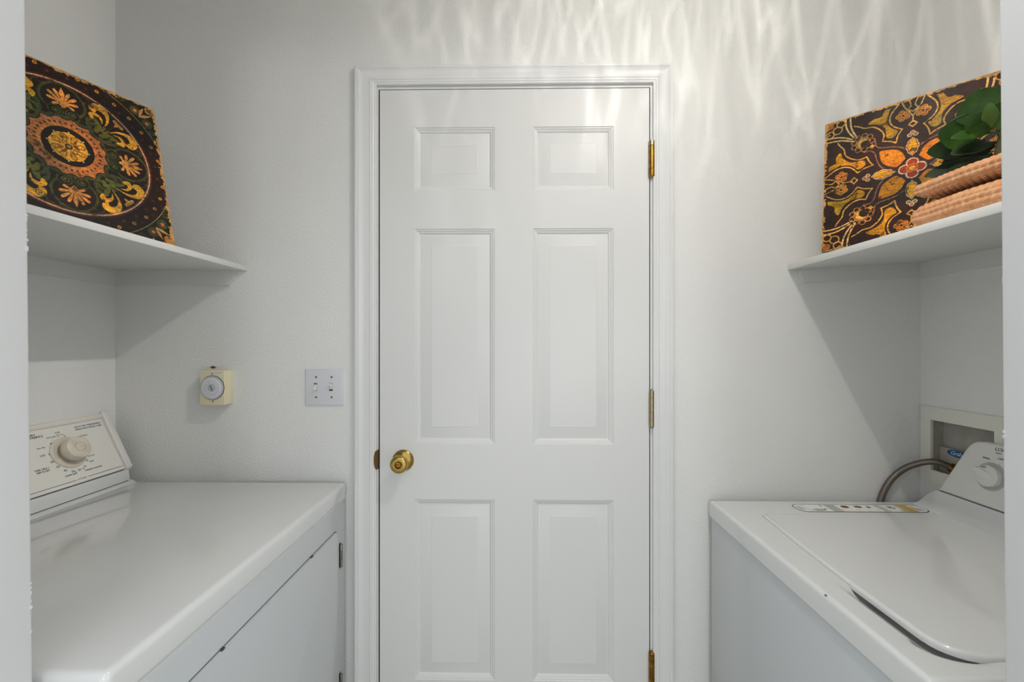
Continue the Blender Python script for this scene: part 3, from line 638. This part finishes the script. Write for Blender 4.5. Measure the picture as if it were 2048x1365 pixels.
bm = bmesh.new(); box(bm, 1.2205, xb - .001, iy0 + .002, iy1 - .002, iz0 + .001, 1.0320, .002, 2); obj('inner_block', bm, mat('block_plastic', (172, 164, 150), .6), t)
bm = bmesh.new(); box(bm, 1.2310, xb - .001, iy0 + .002, iy1 - .002, 1.1000, 1.1060, .001, 1); obj('inner_rib', bm, PVCD, t)
bm = bmesh.new(); q = frame_mtx((1.2197, 1.2195, 1.0215), (-1, 0, 0), (0, -1, 0)); S_ = Matrix.Diagonal((1, .34, 1, 1))
lathe(bm, [(0, 0), (.0300, 0), (.0300, .0006), (0, .0006)], q @ S_, 40); bo = obj('blue_label', bm, mat('label_blue', (26, 92, 140), .45), t, 0)
bm = bmesh.new(); text_into(bm, 'Grab', .0150, q @ Matrix.Translation((-.004, 0, .0008)), shear=.25); obj('white_lettering', bm, mat('letter_white', (225, 228, 230), .5), bo, 0)
bm = bmesh.new(); tube(bm, [(1.2190, 1.218, .9720), (1.2150, 1.224, .9760), (1.2080, 1.2320, .9850)], .0100, 20)
lathe(bm, [(0, 0), (.0125, 0), (.0125, .012), (.0100, .013), (0, .013)], frame_mtx((1.210, 1.2305, .983), (.75, -.45, -.45), (0, 1, 0)), 6)
obj('water_valve', bm, BROWN, t, 40)
# hose
hp = catmull([(1.0720, 1.2998, .8180), (1.0745, 1.2996, .8667), (1.0980, 1.2965, .9200), (1.1300, 1.2900, .9570), (1.1540, 1.2750, .9780), (1.1740, 1.2580, .9900), (1.1900, 1.2450, .9920), (1.2080, 1.2320, .9850)], 26)
bm = bmesh.new(); tube(bm, hp, .0083, 16, .0005)
ho = obj('water_hose', bm, BRAID, None, 60); tag(ho, 'braided steel water hose arching from behind the washer into the outlet box', 'hose')

# ================================================================== TOWELS
def knit_slab(name, label, x0, x1, y0, y1, zb, th, sag, tilt, group):
    nu, nv = 230, 210; W_ = x1 - x0; hw = W_ / 2; ht = th / 2
    # cross-section perimeter in x,z
    ang = np.linspace(0, 2 * PI, nu, endpoint=False)
    c, s = np.cos(ang), np.sin(ang); n_ = 2.0 / 5
    px = np.sign(c) * np.abs(c) ** n_ * (hw) ; pz = np.sign(s) * np.abs(s) ** (2.0 / 2.6) * ht
    per = np.cumsum(np.hypot(np.diff(px, append=px[0]), np.diff(pz, append=pz[0])))
    m_ = np.linspace(0, 1, nv); V_ = []
    for j in range(nv):
        e = m_[j]; y = y1 - e * (y1 - y0)
        endf = min(1, (e * (y1 - y0)) / (ht * .9)); ef = math.sqrt(max(0, 1 - (1 - endf) ** 2)); ef = .55 + .45 * ef if j else .0
        p = per / .0105; qv = (y1 - y) / .0120 + .5 * (np.floor(p) % 2) + .35 * (p % 1)
        b = (1 - (2 * (p % 1) - 1) ** 2) * (1 - (2 * (qv % 1) - 1) ** 2)
        disp = .0036 * b * (1 if j else 0)
        rr_ = np.hypot(px / hw, pz / ht) + 1e-9
        nx, nz = px / hw * .6, pz / ht; ln = np.hypot(nx, nz); nx, nz = nx / ln, nz / ln
        wob = .0022 * math.sin(y * 41 + x0 * 10)
        X = (x0 + x1) / 2 + px * (1 if j else .97) * (1 - .02 * (1 - ef)) + nx * disp + wob
        Z = zb + ht + pz * ef + nz * disp * .9 + sag * (m_[j]) ** 1.3 + tilt * (px + hw)
        V_.append(np.stack([X, np.full(nu, y) + (0.0 if j else .0), Z], 1))
    V_ = np.concatenate(V_); F = []
    for j in range(nv - 1):
        for i in range(nu): k = (i + 1) % nu; F.append((j * nu + i, j * nu + k, (j + 1) * nu + k, (j + 1) * nu + i))
    F.append(tuple(range(nu))); F.append(tuple((nv - 1) * nu + i for i in range(nu))[::-1])
    me = bpy.data.meshes.new(name); me.from_pydata(V_.tolist(), [], F); me.polygons.foreach_set('use_smooth', [True] * len(me.polygons)); me.update()
    o = link(name, me, TOWEL); tag(o, label, 'towel', group); return o
knit_slab('folded_towel', 'terracotta knitted towel lying directly on the right shelf, bottom of the stack', .836, .972, .63, .934, 1.5715, .050, -.0020, .045, 'folded towels on the right shelf')
knit_slab('folded_towel', 'terracotta knitted towel under the succulent, top of the stack', .836, .965, .63, .930, 1.6360, .031, -.006, .02, 'folded towels on the right shelf')

# ================================================================== SUCCULENT
t = thing('succulent_plant', 'dark green broad-leaved succulent resting on the folded towels', 'plant', (.905, .81, 1.665))
CAMP = Vector((0, 0, 1.33))
def leaf(name, base, tip, width, m, face=1.0, cup=.12, curve=.0, blunt=.72, thick=.0036, roll=0.0):
    """spoon-shaped fleshy leaf from base to tip; face turns its broad side between edge-on (0) and full (1)"""
    b, tp_ = Vector(base), Vector(tip); ax = tp_ - b; Ln = ax.length; ax.normalize()
    toview = Vector((-.72, -.60, -.35)); vn = (toview - ax * toview.dot(ax)).normalized(); side = ax.cross(vn).normalized()
    a = math.radians(90 * (1 - face)) + roll; nrm = (vn * math.cos(a) + side * math.sin(a)).normalized(); sd = ax.cross(nrm).normalized()
    nu, nv = 26, 20; verts = []; F = []
    for i in range(nu + 1):
        s = i / nu; wd = width / 2 * (max(0, math.sin(PI * s ** blunt)) ** .62 * (.30 + .70 * ss(0, .55, s)) if 0 < s < 1 else 0)
        wd = max(wd, .0035 if s < .5 else 0); c = b + ax * Ln * s + nrm * (curve * Ln * math.sin(PI * s * .9))
        for k in range(nv):
            an = 2 * PI * k / nv; ca, sa = math.cos(an), math.sin(an)
            th_ = thick * (.35 + .65 * (1 - abs(ca) ** 2)) * (1 - s ** 6 * .7)
            verts.append(c + sd * (wd * ca) + nrm * (sa * th_ * .5 - cup * wd * (1 - ca * ca) * .9 + cup * wd * .5))
    for i in range(nu):
        for k in range(nv): F.append((i * nv + k, i * nv + (k + 1) % nv, (i + 1) * nv + (k + 1) % nv, (i + 1) * nv + k))
    F.append(tuple(range(nv))[::-1]); F.append(tuple(nu * nv + k for k in range(nv)))
    me = bpy.data.meshes.new(name); me.from_pydata([tuple(v) for v in verts], [], F)
    me.polygons.foreach_set('use_smooth', [True] * len(me.polygons)); me.update()
    return link(name, me, m, t)
LV = [
 ([0.8923, 0.8277, 1.7338], [0.8610, 0.8270, 1.8070], .078, LEAFM, 1.0, .18, -.05, .95, 0),
 ([0.8826, 0.8204, 1.7322], [0.8583, 0.8020, 1.7700], .024, LEAFL, .95, .35, .06, .8, 0),
 ([0.8832, 0.8235, 1.7309], [0.8499, 0.8307, 1.7600], .042, LEAFM, 1.0, .25, .05, .8, 0),
 ([0.8798, 0.8213, 1.7270], [0.8484, 0.8229, 1.7310], .026, LEAFM, 1.0, .25, .05, .85, .25),
 ([0.8954, 0.8394, 1.7348], [0.8378, 0.8765, 1.7500], .068, LEAFM, .95, .2, -.04, .80, 0),
 ([0.8950, 0.8276, 1.7281], [0.8342, 0.8478, 1.7259], .030, LEAFM, .42, .2, .03, .85, 0),
 ([0.9039, 0.8517, 1.7224], [0.8439, 0.9074, 1.7251], .050, LEAFD, .85, .15, -.05, .80, 0),
 ([0.9099, 0.8346, 1.7124], [0.8467, 0.8626, 1.6994], .040, LEAFD, .45, .2, .05, .8, 0),
 ([0.9242, 0.8573, 1.6990], [0.8491, 0.9185, 1.6800], .046, LEAFD, .50, .12, -.04, .8, 0),
 ([0.9248, 0.8447, 1.6930], [0.8600, 0.8821, 1.6760], .040, LEAFD, .38, .2, -.05, .8, 0),
 ([0.9294, 0.8577, 1.7172], [0.8806, 0.9170, 1.6920], .060, LEAFD, .9, .12, 0, .8, 0),
 ([0.8979, 0.8244, 1.7284], [0.8991, 0.7891, 1.7760], .060, LEAFM, 1, .2, 0, .9, 0),
 ([0.8995, 0.8259, 1.7216], [0.9177, 0.7700, 1.7078], .055, LEAFM, .8, .2, 0, .85, 0),
 ([0.9086, 0.8342, 1.7161], [0.9256, 0.7950, 1.6860], .050, LEAFD, .8, .2, 0, .85, 0),
 ([0.9150, 0.8300, 1.7200], [0.9600, 0.8100, 1.7600], .055, LEAFM, .8, .2, 0, .85, 0)]
for b_, tp_, wd, m_, fc, cu_, cv, bl, rl in LV: leaf('leaf', b_, tp_, wd, m_, fc, cu_, cv, bl, roll=rl)
bm = bmesh.new(); tube(bm, [(.905, .815, 1.7310), (.910, .825, 1.7050), (.912, .83, 1.6760)], lambda s: .008 + .004 * s, 14); obj('stem', bm, mat('stem_brown_green', (72, 78, 44), .6), t, 50)

# ================================================================== PLAQUES, painted designs drawn in board coordinates (-1..1)
NG = 660
def noise2(n, cells, seed):
    r = np.random.RandomState(seed); g = r.rand(cells + 2, cells + 2); t_ = np.linspace(0, cells, n, endpoint=False); i = t_.astype(int); f = t_ - i; f = f * f * (3 - 2 * f)
    a = g[i][:, i] * (1 - f)[None, :] + g[i][:, i + 1] * f[None, :]; b = g[i + 1][:, i] * (1 - f)[None, :] + g[i + 1][:, i + 1] * f[None, :]
    return a * (1 - f)[:, None] + b * f[:, None]
def fbm(n, c, seed, o=3): return sum(noise2(n, c * 2 ** k, seed + k) / 2 ** k for k in range(o)) / sum(1 / 2 ** k for k in range(o))
class Canvas:
    def __init__(s, base):
        s.n = NG; ax_ = (np.arange(NG) + .5) / NG * 2 - 1; s.ax = ax_; s.px = 2 / NG
        s.c = np.ones((NG, NG, 3)) * np.array(base, float)                      # [row v, col u]
        s.U, s.V = np.meshgrid(ax_, ax_)
    def blend(s, sl_, a, col): s.c[sl_] = s.c[sl_] * (1 - a[..., None]) + np.array(col, float) * a[..., None]
    def win(s, u0, u1, v0, v1):
        i0 = max(0, int((v0 + 1) / 2 * s.n) - 2); i1 = min(s.n, int((v1 + 1) / 2 * s.n) + 3); j0 = max(0, int((u0 + 1) / 2 * s.n) - 2); j1 = min(s.n, int((u1 + 1) / 2 * s.n) + 3)
        return (slice(i0, i1), slice(j0, j1)) if i1 > i0 and j1 > j0 else None
    def stroke(s, pts, w, col, al=1.0):
        pts = np.array(pts, float); w = np.full(len(pts), w) if np.isscalar(w) else np.array(w, float); W_ = w.max()
        q = s.win(pts[:, 0].min() - W_, pts[:, 0].max() + W_, pts[:, 1].min() - W_, pts[:, 1].max() + W_)
        if q is None: return
        U, V = s.U[q], s.V[q]; m = np.full(U.shape, -9.)
        for (a, b, ra, rb) in zip(pts, pts[1:], w, w[1:]):
            d = b - a; l2 = d @ d + 1e-12; t_ = np.clip(((U - a[0]) * d[0] + (V - a[1]) * d[1]) / l2, 0, 1)
            m = np.maximum(m, ra + (rb - ra) * t_ - np.hypot(U - a[0] - t_ * d[0], V - a[1] - t_ * d[1]))
        s.blend(q, np.clip(m / s.px + .5, 0, 1) * al, col)
    def poly(s, pts, col, al=1.0):
        pts = np.array(pts, float); q = s.win(pts[:, 0].min(), pts[:, 0].max(), pts[:, 1].min(), pts[:, 1].max())
        if q is None: return
        U, V = s.U[q], s.V[q]; ins = np.zeros(U.shape, bool); n = len(pts)
        for i in range(n):
            (x1, y1), (x2, y2) = pts[i - 1], pts[i]
            if y1 == y2: continue
            ins ^= ((y1 > V) != (y2 > V)) & (U < (x2 - x1) * (V - y1) / (y2 - y1) + x1)
        s.blend(q, ins * al, col)
    def disc(s, c_, r, col, al=1.0): s.stroke([c_, (c_[0] + 1e-4, c_[1])], r, col, al)
    def ringc(s, c_, r, w_, col, al=1.0): a = np.linspace(0, 2 * PI, 40); s.stroke(np.stack([c_[0] + r * np.cos(a), c_[1] + r * np.sin(a)], 1), w_, col, al)
    def mask(s, m, col): s.blend((slice(None), slice(None)), np.clip(m, 0, 1), col)
def crv(pts, n=6): return [(p.x, p.y) for p in catmull([(a, b, 0) for a, b in pts], n)]
def spiral(c_, r, a0, turns, d=1, n=26):
    k = np.linspace(0, 1, n); a = a0 + d * turns * 2 * PI * k; rr_ = r * (1 - .85 * k); return np.stack([c_[0] + rr_ * np.cos(a), c_[1] + rr_ * np.sin(a)], 1)
def medallion():
    C = Canvas((44, 30, 24)); U, V = C.U, C.V; r = np.hypot(U, V); th = np.arctan2(V, U); px = C.px
    C.mask((r > 1.055).astype(float), (40, 36, 24))
    # centre field
    rb = .385 - .045 * np.abs(np.cos(8 * th)) ** .8
    C.mask((rb + .050 - r) / px, (70, 76, 44)); C.mask((rb + .012 - r) / px, (50, 32, 22)); C.mask((rb - r) / px, (170, 118, 78))
    C.mask(np.clip((.32 - r) / .06, 0, 1) * ((rb - r) > 0), (186, 130, 76))
    for k in range(36): a = k * PI / 18; C.stroke([(.287 * math.cos(a), .287 * math.sin(a)), (.296 * math.cos(a), .296 * math.sin(a))], .0105, (92, 52, 24))
    C.mask((.240 - r) / px, (36, 26, 20)); rp = .165 + .014 * np.abs(np.cos(4 * th + .4)) ** .5
    C.mask((rp - r) / px, (208, 166, 78))
    for k in range(8):
        a = k * PI / 4 + .3; e = np.array((math.cos(a), math.sin(a)))
        C.stroke([e * .05, e * .10, e * .128], [.006, .026, .034], (128, 88, 24)); C.stroke([e * .06, e * .11, e * .128], [.004, .019, .026], (186, 138, 46)); C.stroke([e * .105, e * .128], [.007, .013], (214, 172, 84)); C.disc(e * .128, .006, (128, 88, 24))
        a2 = a + PI / 8; C.disc((.188 * math.cos(a2), .188 * math.sin(a2)), .0075, (216, 196, 150))
    C.disc((0, 0), .036, (58, 44, 26)); C.disc((0, 0), .020, (196, 180, 130))
    G1, G2, TN, GO = (74, 80, 44), (100, 102, 50), (200, 146, 82), (206, 160, 62)
    for k in range(4):
        a = k * PI / 2; e = np.array((math.cos(a), math.sin(a))); f = np.array((-math.sin(a), math.cos(a)))
        P2 = lambda x, y: e * x + f * y
        # enclosing vine
        an = np.linspace(-.86 * PI, .86 * PI, 40); C.stroke([P2(.60 + .195 * math.cos(q_), .205 * math.sin(q_) * (1 - .12 * math.cos(q_))) for q_ in an], .013, G1)
        for q_ in an[2:-2:4]: C.stroke([P2(.60 + .195 * math.cos(q_), .205 * math.sin(q_)), P2(.60 + .225 * math.cos(q_ + .10), .235 * math.sin(q_ + .10))], [.008, .002], G1)
        for sgn in (1, -1):
            C.disc(P2(.425, sgn * .078), .072, G1); C.disc(P2(.428, sgn * .078), .060, (38, 28, 22)); C.stroke([tuple(p) for p in [P2(x, y) for x, y in spiral((.428, sgn * .078), .046, PI if sgn > 0 else PI, 1.5, sgn)]], np.linspace(.010, .006, 26), G1)
            C.disc(P2(.43, sgn * .078), .012, G2)
            for a_, ln, ww in ((22, .200, .021), (46, .190, .022), (72, .155, .023), (100, .105, .020)):
                aa = math.radians(a_); end = (.500 + ln * math.cos(aa * .84), sgn * ln * math.sin(aa) * .86)
                midp = (.500 + ln * .5 * math.cos(aa * .55), sgn * ln * .42 * math.sin(aa * .8))
                cp = crv([(.505, sgn * .008), midp, end], 8); C.stroke([P2(*p) for p in cp], np.interp(np.linspace(0, 1, len(cp)), [0, .6, .85, 1], [.003, ww * .55, ww * .84, ww * .70]), TN)
            # scrolls next to the ring
            C.stroke([P2(x, y) for x, y in spiral((.665, sgn * .305), .042, -sgn * PI * .5, 1.6, sgn)], .0055, (84, 88, 66))
            C.stroke([P2(x, y) for x, y in crv([(.665, sgn * .262), (.73, sgn * .25), (.755, sgn * .20)], 6)], .006, G1)
        C.stroke([P2(.505, 0), P2(.60, 0), P2(.67, 0), P2(.745, 0)], [.003, .012, .026, .003], TN)
        C.poly([P2(.478, 0), P2(.498, .022), P2(.520, 0), P2(.498, -.022)], (214, 160, 90))
        # diagonal leaf comma groups
        a = k * PI / 2 + PI / 4; e = np.array((math.cos(a), math.sin(a))); f = np.array((-math.sin(a), math.cos(a))); Q = lambda x, y: e * x + f * y
        for sgn in (1, -1):
            for pts, ww in (([(.40, .05), (.44, .12), (.50, .10)], [.02, .034, .024]), ([(.44, .03), (.52, .07), (.56, .14)], [.022, .034, .020]), ([(.43, .13), (.50, .17), (.55, .15)], [.018, .026, .010]), ([(.50, .02), (.58, .02)], [.02, .008])):
                C.stroke([Q(x, sgn * y) for x, y in crv(pts, 5)], np.interp(np.linspace(0, 1, 11 if len(pts) == 3 else 6), np.linspace(0, 1, len(ww)), ww), G2 if pts[0][0] > .43 else G1)
            for pts in ([(.42, .07), (.47, .09), (.52, .08)], [(.47, .14), (.50, .145)]): C.stroke([Q(x, sgn * y) for x, y in pts], .006, (40, 30, 22))
            cp = crv([(.560, .035), (.650, .062), (.722, .120), (.745, .190), (.712, .250), (.655, .255), (.635, .222)], 6)
            C.stroke([Q(x, sgn * y) for x, y in cp], np.interp(np.linspace(0, 1, len(cp)), [0, .25, .55, .8, .92, 1], [.003, .015, .042, .043, .030, .019]), GO)
            cp = crv([(.585, .072), (.625, .120), (.618, .180), (.575, .200), (.548, .172)], 6)
            C.stroke([Q(x, sgn * y) for x, y in cp], np.interp(np.linspace(0, 1, len(cp)), [0, .4, .8, 1], [.003, .020, .030, .018]), GO)
        C.stroke([Q(.755, -.045), Q(.755, .045)], .021, TN); C.stroke([Q(.69, 0), Q(.725, 0)], [.006, .018], TN)
        for m_ in (-.035, -.012, .012, .035): C.stroke([Q(.750, m_), Q(.766, m_ + .008)], .004, (170, 96, 50))
        C.stroke([Q(.56, 0), Q(.66, 0)], [.010, .004], (58, 66, 48))
    # rings and band
    C.mask(1 - np.abs(r - .835) / .014, (96, 62, 40)); C.mask((.0085 - np.abs(r - .815)) / px + .5, (206, 162, 132)); C.mask((.004 - np.abs(r - .797)) / px, (130, 92, 62))
    for k in range(32):
        a = (k + .1) * PI / 16; e = np.array((math.cos(a), math.sin(a))); C.disc(e * .970, .032, (74, 40, 22), .7); C.disc(e * .970, .015, (52, 32, 22)); C.ringc(e * .970, .015, .005, (208, 158, 76))
        a += PI / 32; e = np.array((math.cos(a), math.sin(a))); f = np.array((-e[1], e[0])); C.poly([e * .885, e * .91 + f * .020, e * .935, e * .91 - f * .020], (104, 52, 36), .8); C.disc(e * 1.0, .018, (86, 46, 32), .6)
    C.mask((.0042 - np.abs(r - 1.058)) / px + .5, (176, 142, 78))
    for su in (1, -1):
        for sv in (1, -1):
            for (x, y, rr_) in ((.88, .725, .034), (.760, .860, .034)):
                C.ringc((su * x, sv * y), .050, .014, (72, 84, 54)); C.disc((su * x, sv * y), rr_, (120, 78, 38)); C.disc((su * x, sv * y), rr_ * .6, (204, 126, 78))
            C.stroke([(su * .80, sv * .79), (su * .86, sv * .82), (su * .94, sv * .86)], [.008, .022, .004], (196, 148, 92)); C.stroke([(su * .80, sv * .79), (su * .83, sv * .88), (su * .86, sv * .94)], [.008, .018, .004], (196, 148, 92))
            for x, y in ((.93, .60), (.62, .95), (.95, .50)): C.stroke(spiral((su * x, sv * y), .045, 0, 1.3), .008, (66, 76, 50))
            C.disc((su * .93, sv * .93), .055, (176, 134, 72)); C.disc((su * .95, sv * .90), .03, (128, 92, 44))
    return C
def arabesque():
    C = Canvas((60, 37, 25)); U, V = C.U, C.V; r = np.hypot(U, V)
    OR, GO, LN, PK, PALE = (210, 138, 20), (190, 142, 30), (216, 166, 88), (168, 112, 82), (222, 194, 160)
    syms = [(a, b, s_) for a in (1, -1) for b in (1, -1) for s_ in (0, 1)]
    def T(pts, sy): a, b, s_ = sy; return [((y if s_ else x) * a, (x if s_ else y) * b) for x, y in pts]
    for sy in syms:
        C.poly(T(crv([(.200, .935), (.238, .925), (.262, .800), (.240, .700), (.150, .600), (.200, .500), (.275, .530), (.285, .660), (.370, .755), (.480, .800), (.410, .850), (.345, .850), (.290, .935)], 3), sy), GO)
    for sy in syms:
        big = crv([(.150, .960), (.225, .850), (.240, .750), (.200, .660), (.108, .586)], 5) + crv([(.108, .586), (.150, .510), (.172, .412)], 3) + crv([(.172, .412), (.225, .450), (.315, .486)], 3) + crv([(.315, .486), (.300, .570), (.340, .660), (.420, .735), (.514, .755), (.580, .800), (.637, .832)], 5)
        C.stroke(T([(x * 1.02, y) for x, y in big], sy), .024, (56, 36, 26)); C.stroke(T(big, sy), .0085, LN)
    for a in (1, -1):
        for b in (1, -1):
            C.poly([(a * x, b * y) for x, y in crv([(.065, .155), (.110, .255), (.185, .320), (.320, .345), (.345, .320), (.320, .185), (.255, .110), (.155, .065), (.065, .155)], 5)], OR)
    for sy in syms: 
        C.stroke(T(crv([(.020, .200), (.060, .270), (.120, .330), (.220, .370), (.330, .395), (.385, .440), (.392, .520)], 5), sy), .0070, PK)
    for ax_ in range(4):
        c_, s_ = math.cos(ax_ * PI / 2), math.sin(ax_ * PI / 2); Rr = lambda x, y: (x * c_ - y * s_, x * s_ + y * c_)
        for wd, col in ((.012, (70, 40, 28)), (0, PALE), (-.011, (86, 52, 28)), (-.018, (222, 164, 34))):
            C.stroke([Rr(x, 0) for x in (.175, .245, .305, .355, .425)], [max(.002, q_ + wd) for q_ in (.006, .052, .070, .056, .010)], col)
        for (x, y) in ((.470, .030), (.470, -.030), (.505, 0)): C.disc(Rr(x, y), .028, (66, 40, 26)); C.ringc(Rr(x, y), .022, .0060, PALE); C.disc(Rr(x, y), .012, (206, 140, 60))
        C.stroke([Rr(x, y) for x, y in ((.585, 0), (.625, .045), (.665, 0), (.625, -.045), (.585, 0))], .0085, LN); C.stroke([Rr(.665, 0), Rr(.740, 0)], .008, LN)
        for sg_ in (1, -1):
            for k in range(5): aa = k * 2 * PI / 5 + .3; p_ = (.775 + .048 * math.cos(aa), sg_ * (.100 + .048 * math.sin(aa))); C.disc(Rr(*p_), .029, (206, 126, 42)); C.ringc(Rr(*p_), .023, .0050, (112, 62, 26)); C.ringc(Rr(*p_), .029, .0045, (228, 170, 74))
            C.stroke([Rr(x, sg_ * y) for x, y in crv([(.740, 0), (.790, .030), (.850, .045), (.90, .02), (.99, .05)], 4)], .0075, LN)
            C.stroke([Rr(x, sg_ * y) for x, y in crv([(.80, .0), (.86, .07), (.93, .10), (.99, .12)], 4)], .0075, LN)
    for (x, y) in ((.078, 0), (-.078, 0), (0, .078), (0, -.078)): C.disc((x, y), .076, (96, 62, 40))
    for (x, y) in ((.078, 0), (-.078, 0), (0, .078), (0, -.078)): C.disc((x, y), .066, (222, 198, 172))
    for (x, y) in ((.078, 0), (-.078, 0), (0, .078), (0, -.078)): C.disc((x, y), .051, (158, 66, 40))
    C.disc((0, 0), .062, (196, 122, 40)); C.ringc((0, 0), .040, .004, (140, 78, 28)); C.stroke(spiral((0, 0), .026, 0, 1.4), .005, (228, 184, 92))
    for a in (1, -1):
        for b in (1, -1):
            c0 = np.array((a * .535, b * .540))
            for k in range(9): aa = k * 2 * PI / 9; p_ = c0 + .105 * np.array((math.cos(aa), math.sin(aa))); C.ringc(p_, .032, .0060, (196, 136, 78))
            C.disc(c0, .088, (58, 38, 30)); C.ringc(c0, .080, .0060, LN); C.disc(c0, .066, (232, 180, 96)); C.disc(c0 - np.array((a, b)) * .030, .056, (58, 38, 30)); C.ringc(c0, .070, .003, (120, 70, 30))
            d0 = np.array((a * .430, b * .450)); C.poly([d0 + q_ for q_ in np.array(((.032, 0), (0, .032), (-.032, 0), (0, -.032)))], (216, 170, 52))
            for sw in (0, 1):
                for pts in ([(.600, .640), (.655, .760), (.680, .860), (.690, .990)], [(.640, .660), (.700, .760), (.735, .860), (.745, .990)]):
                    p_ = [(x * a, y * b) if not sw else (y * a, x * b) for x, y in crv(pts, 5)]; C.stroke(p_, .0100, (232, 190, 124))
            C.ringc((a * .84, b * .84), .055, .008, LN); C.ringc((a * .80, b * .93), .05, .008, LN); C.ringc((a * .93, b * .80), .05, .008, LN)
            C.poly([(a * .88, b * .90), (a * .98, b * .88), (a * .98, b * .98), (a * .90, b * .98)], (176, 112, 44))
    return C
def finish(C, seed, edge, tone):
    n = C.n; col = C.c
    g = fbm(n, 22, seed, 4); col *= (.86 + .30 * g)[..., None]
    grain = noise2(n, 160, seed + 9); gr2 = np.repeat(noise2(n, 14, seed + 3)[:, :1] * 0, n, 1)
    col *= (1 - .10 * (grain - .5))[..., None]
    streak = np.random.RandomState(seed + 4).rand(n, 1) * .7 + .3 * noise2(n, 90, seed + 20); streak = (streak > .93) * (noise2(n, 9, seed + 6) > .60)
    C.mask(streak * .35, tone)
    gr_ = np.random.RandomState(seed + 61); rows = noise2(n, 120, seed + 62)[:, :1]; g3 = noise2(n, 150, seed + 63); g3 = np.stack([np.convolve(np.r_[q_[:40], q_, q_[-40:]], np.ones(41) / 41, 'same')[40:-40] for q_ in g3]); C.c *= (1 + .75 * (g3 - .5))[..., None]
    fine = noise2(n, 260, seed + 64); C.c *= (1 - .28 * np.clip((fine - .62) / .15, 0, 1))[..., None]
    warm = fbm(n, 5, seed + 65, 3); C.c *= (np.array((1, 1, 1)) + np.clip((warm - .5) * 2, -.4, .5)[..., None] * np.array((.35, .18, .0)))
    blot = fbm(n, 30, seed + 11, 3); C.mask(np.clip((blot - .70) / .05, 0, 1) * .5, (40, 28, 20))
    d = np.minimum(1 - np.abs(C.U), 1 - np.abs(C.V)); e = edge * (.15 + 2.3 * (.45 * fbm(n, 16, seed + 30, 3) + .55 * fbm(n, 70, seed + 33, 3)) ** 2.4)
    wear = np.clip((e - d) / .006, 0, 1); wc_ = np.array((196, 156, 104)) * (.75 + .4 * fbm(n, 40, seed + 40, 2))[..., None]
    C.c = C.c * (1 - wear[..., None]) + wc_ * wear[..., None]
    return C
def plaque(name, label, Cc, U, Wv, half_u, half_v, C, flip, depth=.012):
    U, Wv, Cc = Vector(U), Vector(Wv), Vector(Cc); Nn = U.cross(Wv).normalized()
    if Nn.dot(Vector((0, 0, 1.33)) - Cc) < 0: Nn = -Nn
    t = thing(name, label, 'decorative plaque', tuple(Cc - Wv * half_v))
    bm = bmesh.new()
    q = Matrix((U.normalized(), Wv.normalized(), Nn)).transposed().to_4x4(); q.translation = Cc
    box(bm, -half_u, half_u, -half_v, half_v, -depth, -.0004, .0006, 1, q); obj('wood_panel', bm, WOODE, t, 30)
    n = NG; s_ = np.linspace(-1, 1, n); uu, vv = np.meshgrid(s_, s_)
    su = -1 if flip else 1
    co = np.array(Cc)[None, :] + (uu.reshape(-1, 1) * su * half_u) * np.array(U)[None, :] + (vv.reshape(-1, 1) * half_v) * np.array(Wv)[None, :]
    me = bpy.data.meshes.new('painted_face'); me.vertices.add(n * n); me.vertices.foreach_set('co', co.astype(np.float32).ravel())
    idx = np.arange(n * n).reshape(n, n); f = np.stack([idx[:-1, :-1], idx[:-1, 1:], idx[1:, 1:], idx[1:, :-1]], -1).reshape(-1, 4)
    if (flip) == (U.cross(Wv).dot(Nn) > 0): f = f[:, ::-1]
    nf = len(f); me.loops.add(nf * 4); me.loops.foreach_set('vertex_index', f.astype(np.int32).ravel()); me.polygons.add(nf)
    me.polygons.foreach_set('loop_start', (np.arange(nf) * 4).astype(np.int32)); me.update(calc_edges=True)
    c = np.clip(C.c / 255, 0, 1); gm = c.mean(1 if c.ndim == 2 else 2, keepdims=True); c = np.clip(gm + (c - gm) * 1.08, 0, 1) ** 1.18; lin = np.where(c <= .04045, c / 12.92, ((c + .055) / 1.055) ** 2.4)
    at = me.color_attributes.new('paint', 'FLOAT_COLOR', 'POINT'); buf = np.ones((n * n, 4), np.float32); buf[:, :3] = lin.reshape(-1, 3); at.data.foreach_set('color', buf.ravel())
    link('painted_face', me, PAINTED, t); return t
yaw, lean = 0.37975, 0.24181
U1 = (math.sin(yaw), math.cos(yaw), 0); N1 = np.array((math.cos(yaw), -math.sin(yaw), 0)); W1 = tuple(np.array((0, 0, 1)) * math.cos(lean) - N1 * math.sin(lean) * 1)
plaque('decorative_plaque', 'square wooden plaque painted with a round green and gold medallion, on the left shelf', (-0.93754, 0.88789, 1.7402), U1, W1, .1765, .1790, finish(medallion(), 11, .055, (150, 104, 66)), False)
yaw, lean = 0.74446, 0.12064
U2 = (-math.sin(yaw), math.cos(yaw), 0); N2 = np.array((-math.cos(yaw), -math.sin(yaw), 0)); W2 = tuple(np.array((0, 0, 1)) * math.cos(lean) - N2 * math.sin(lean))
plaque('decorative_plaque', 'square wooden plaque painted with orange arabesques and a red flower, behind the succulent', (0.93925, 1.04614, 1.7490), U2, W2, .1764, .1775, finish(arabesque(), 51, .050, (190, 130, 70)), True)

# ================================================================== CEILING LAMP (above the frame)
t = thing('ceiling_lamp', 'small ceiling lamp with a clear ribbed glass collar above the washer', 'lamp', (LAMP[0], LAMP[1], ZC))
bm = bmesh.new(); lathe(bm, [(0, 0), (.065, 0), (.065, .008), (.055, .018), (.022, .024), (.020, .048), (0, .048)], frame_mtx((LAMP[0], LAMP[1], ZC), (0, 0, -1), (1, 0, 0)), 48); obj('canopy', bm, BRASSG, t, 40)
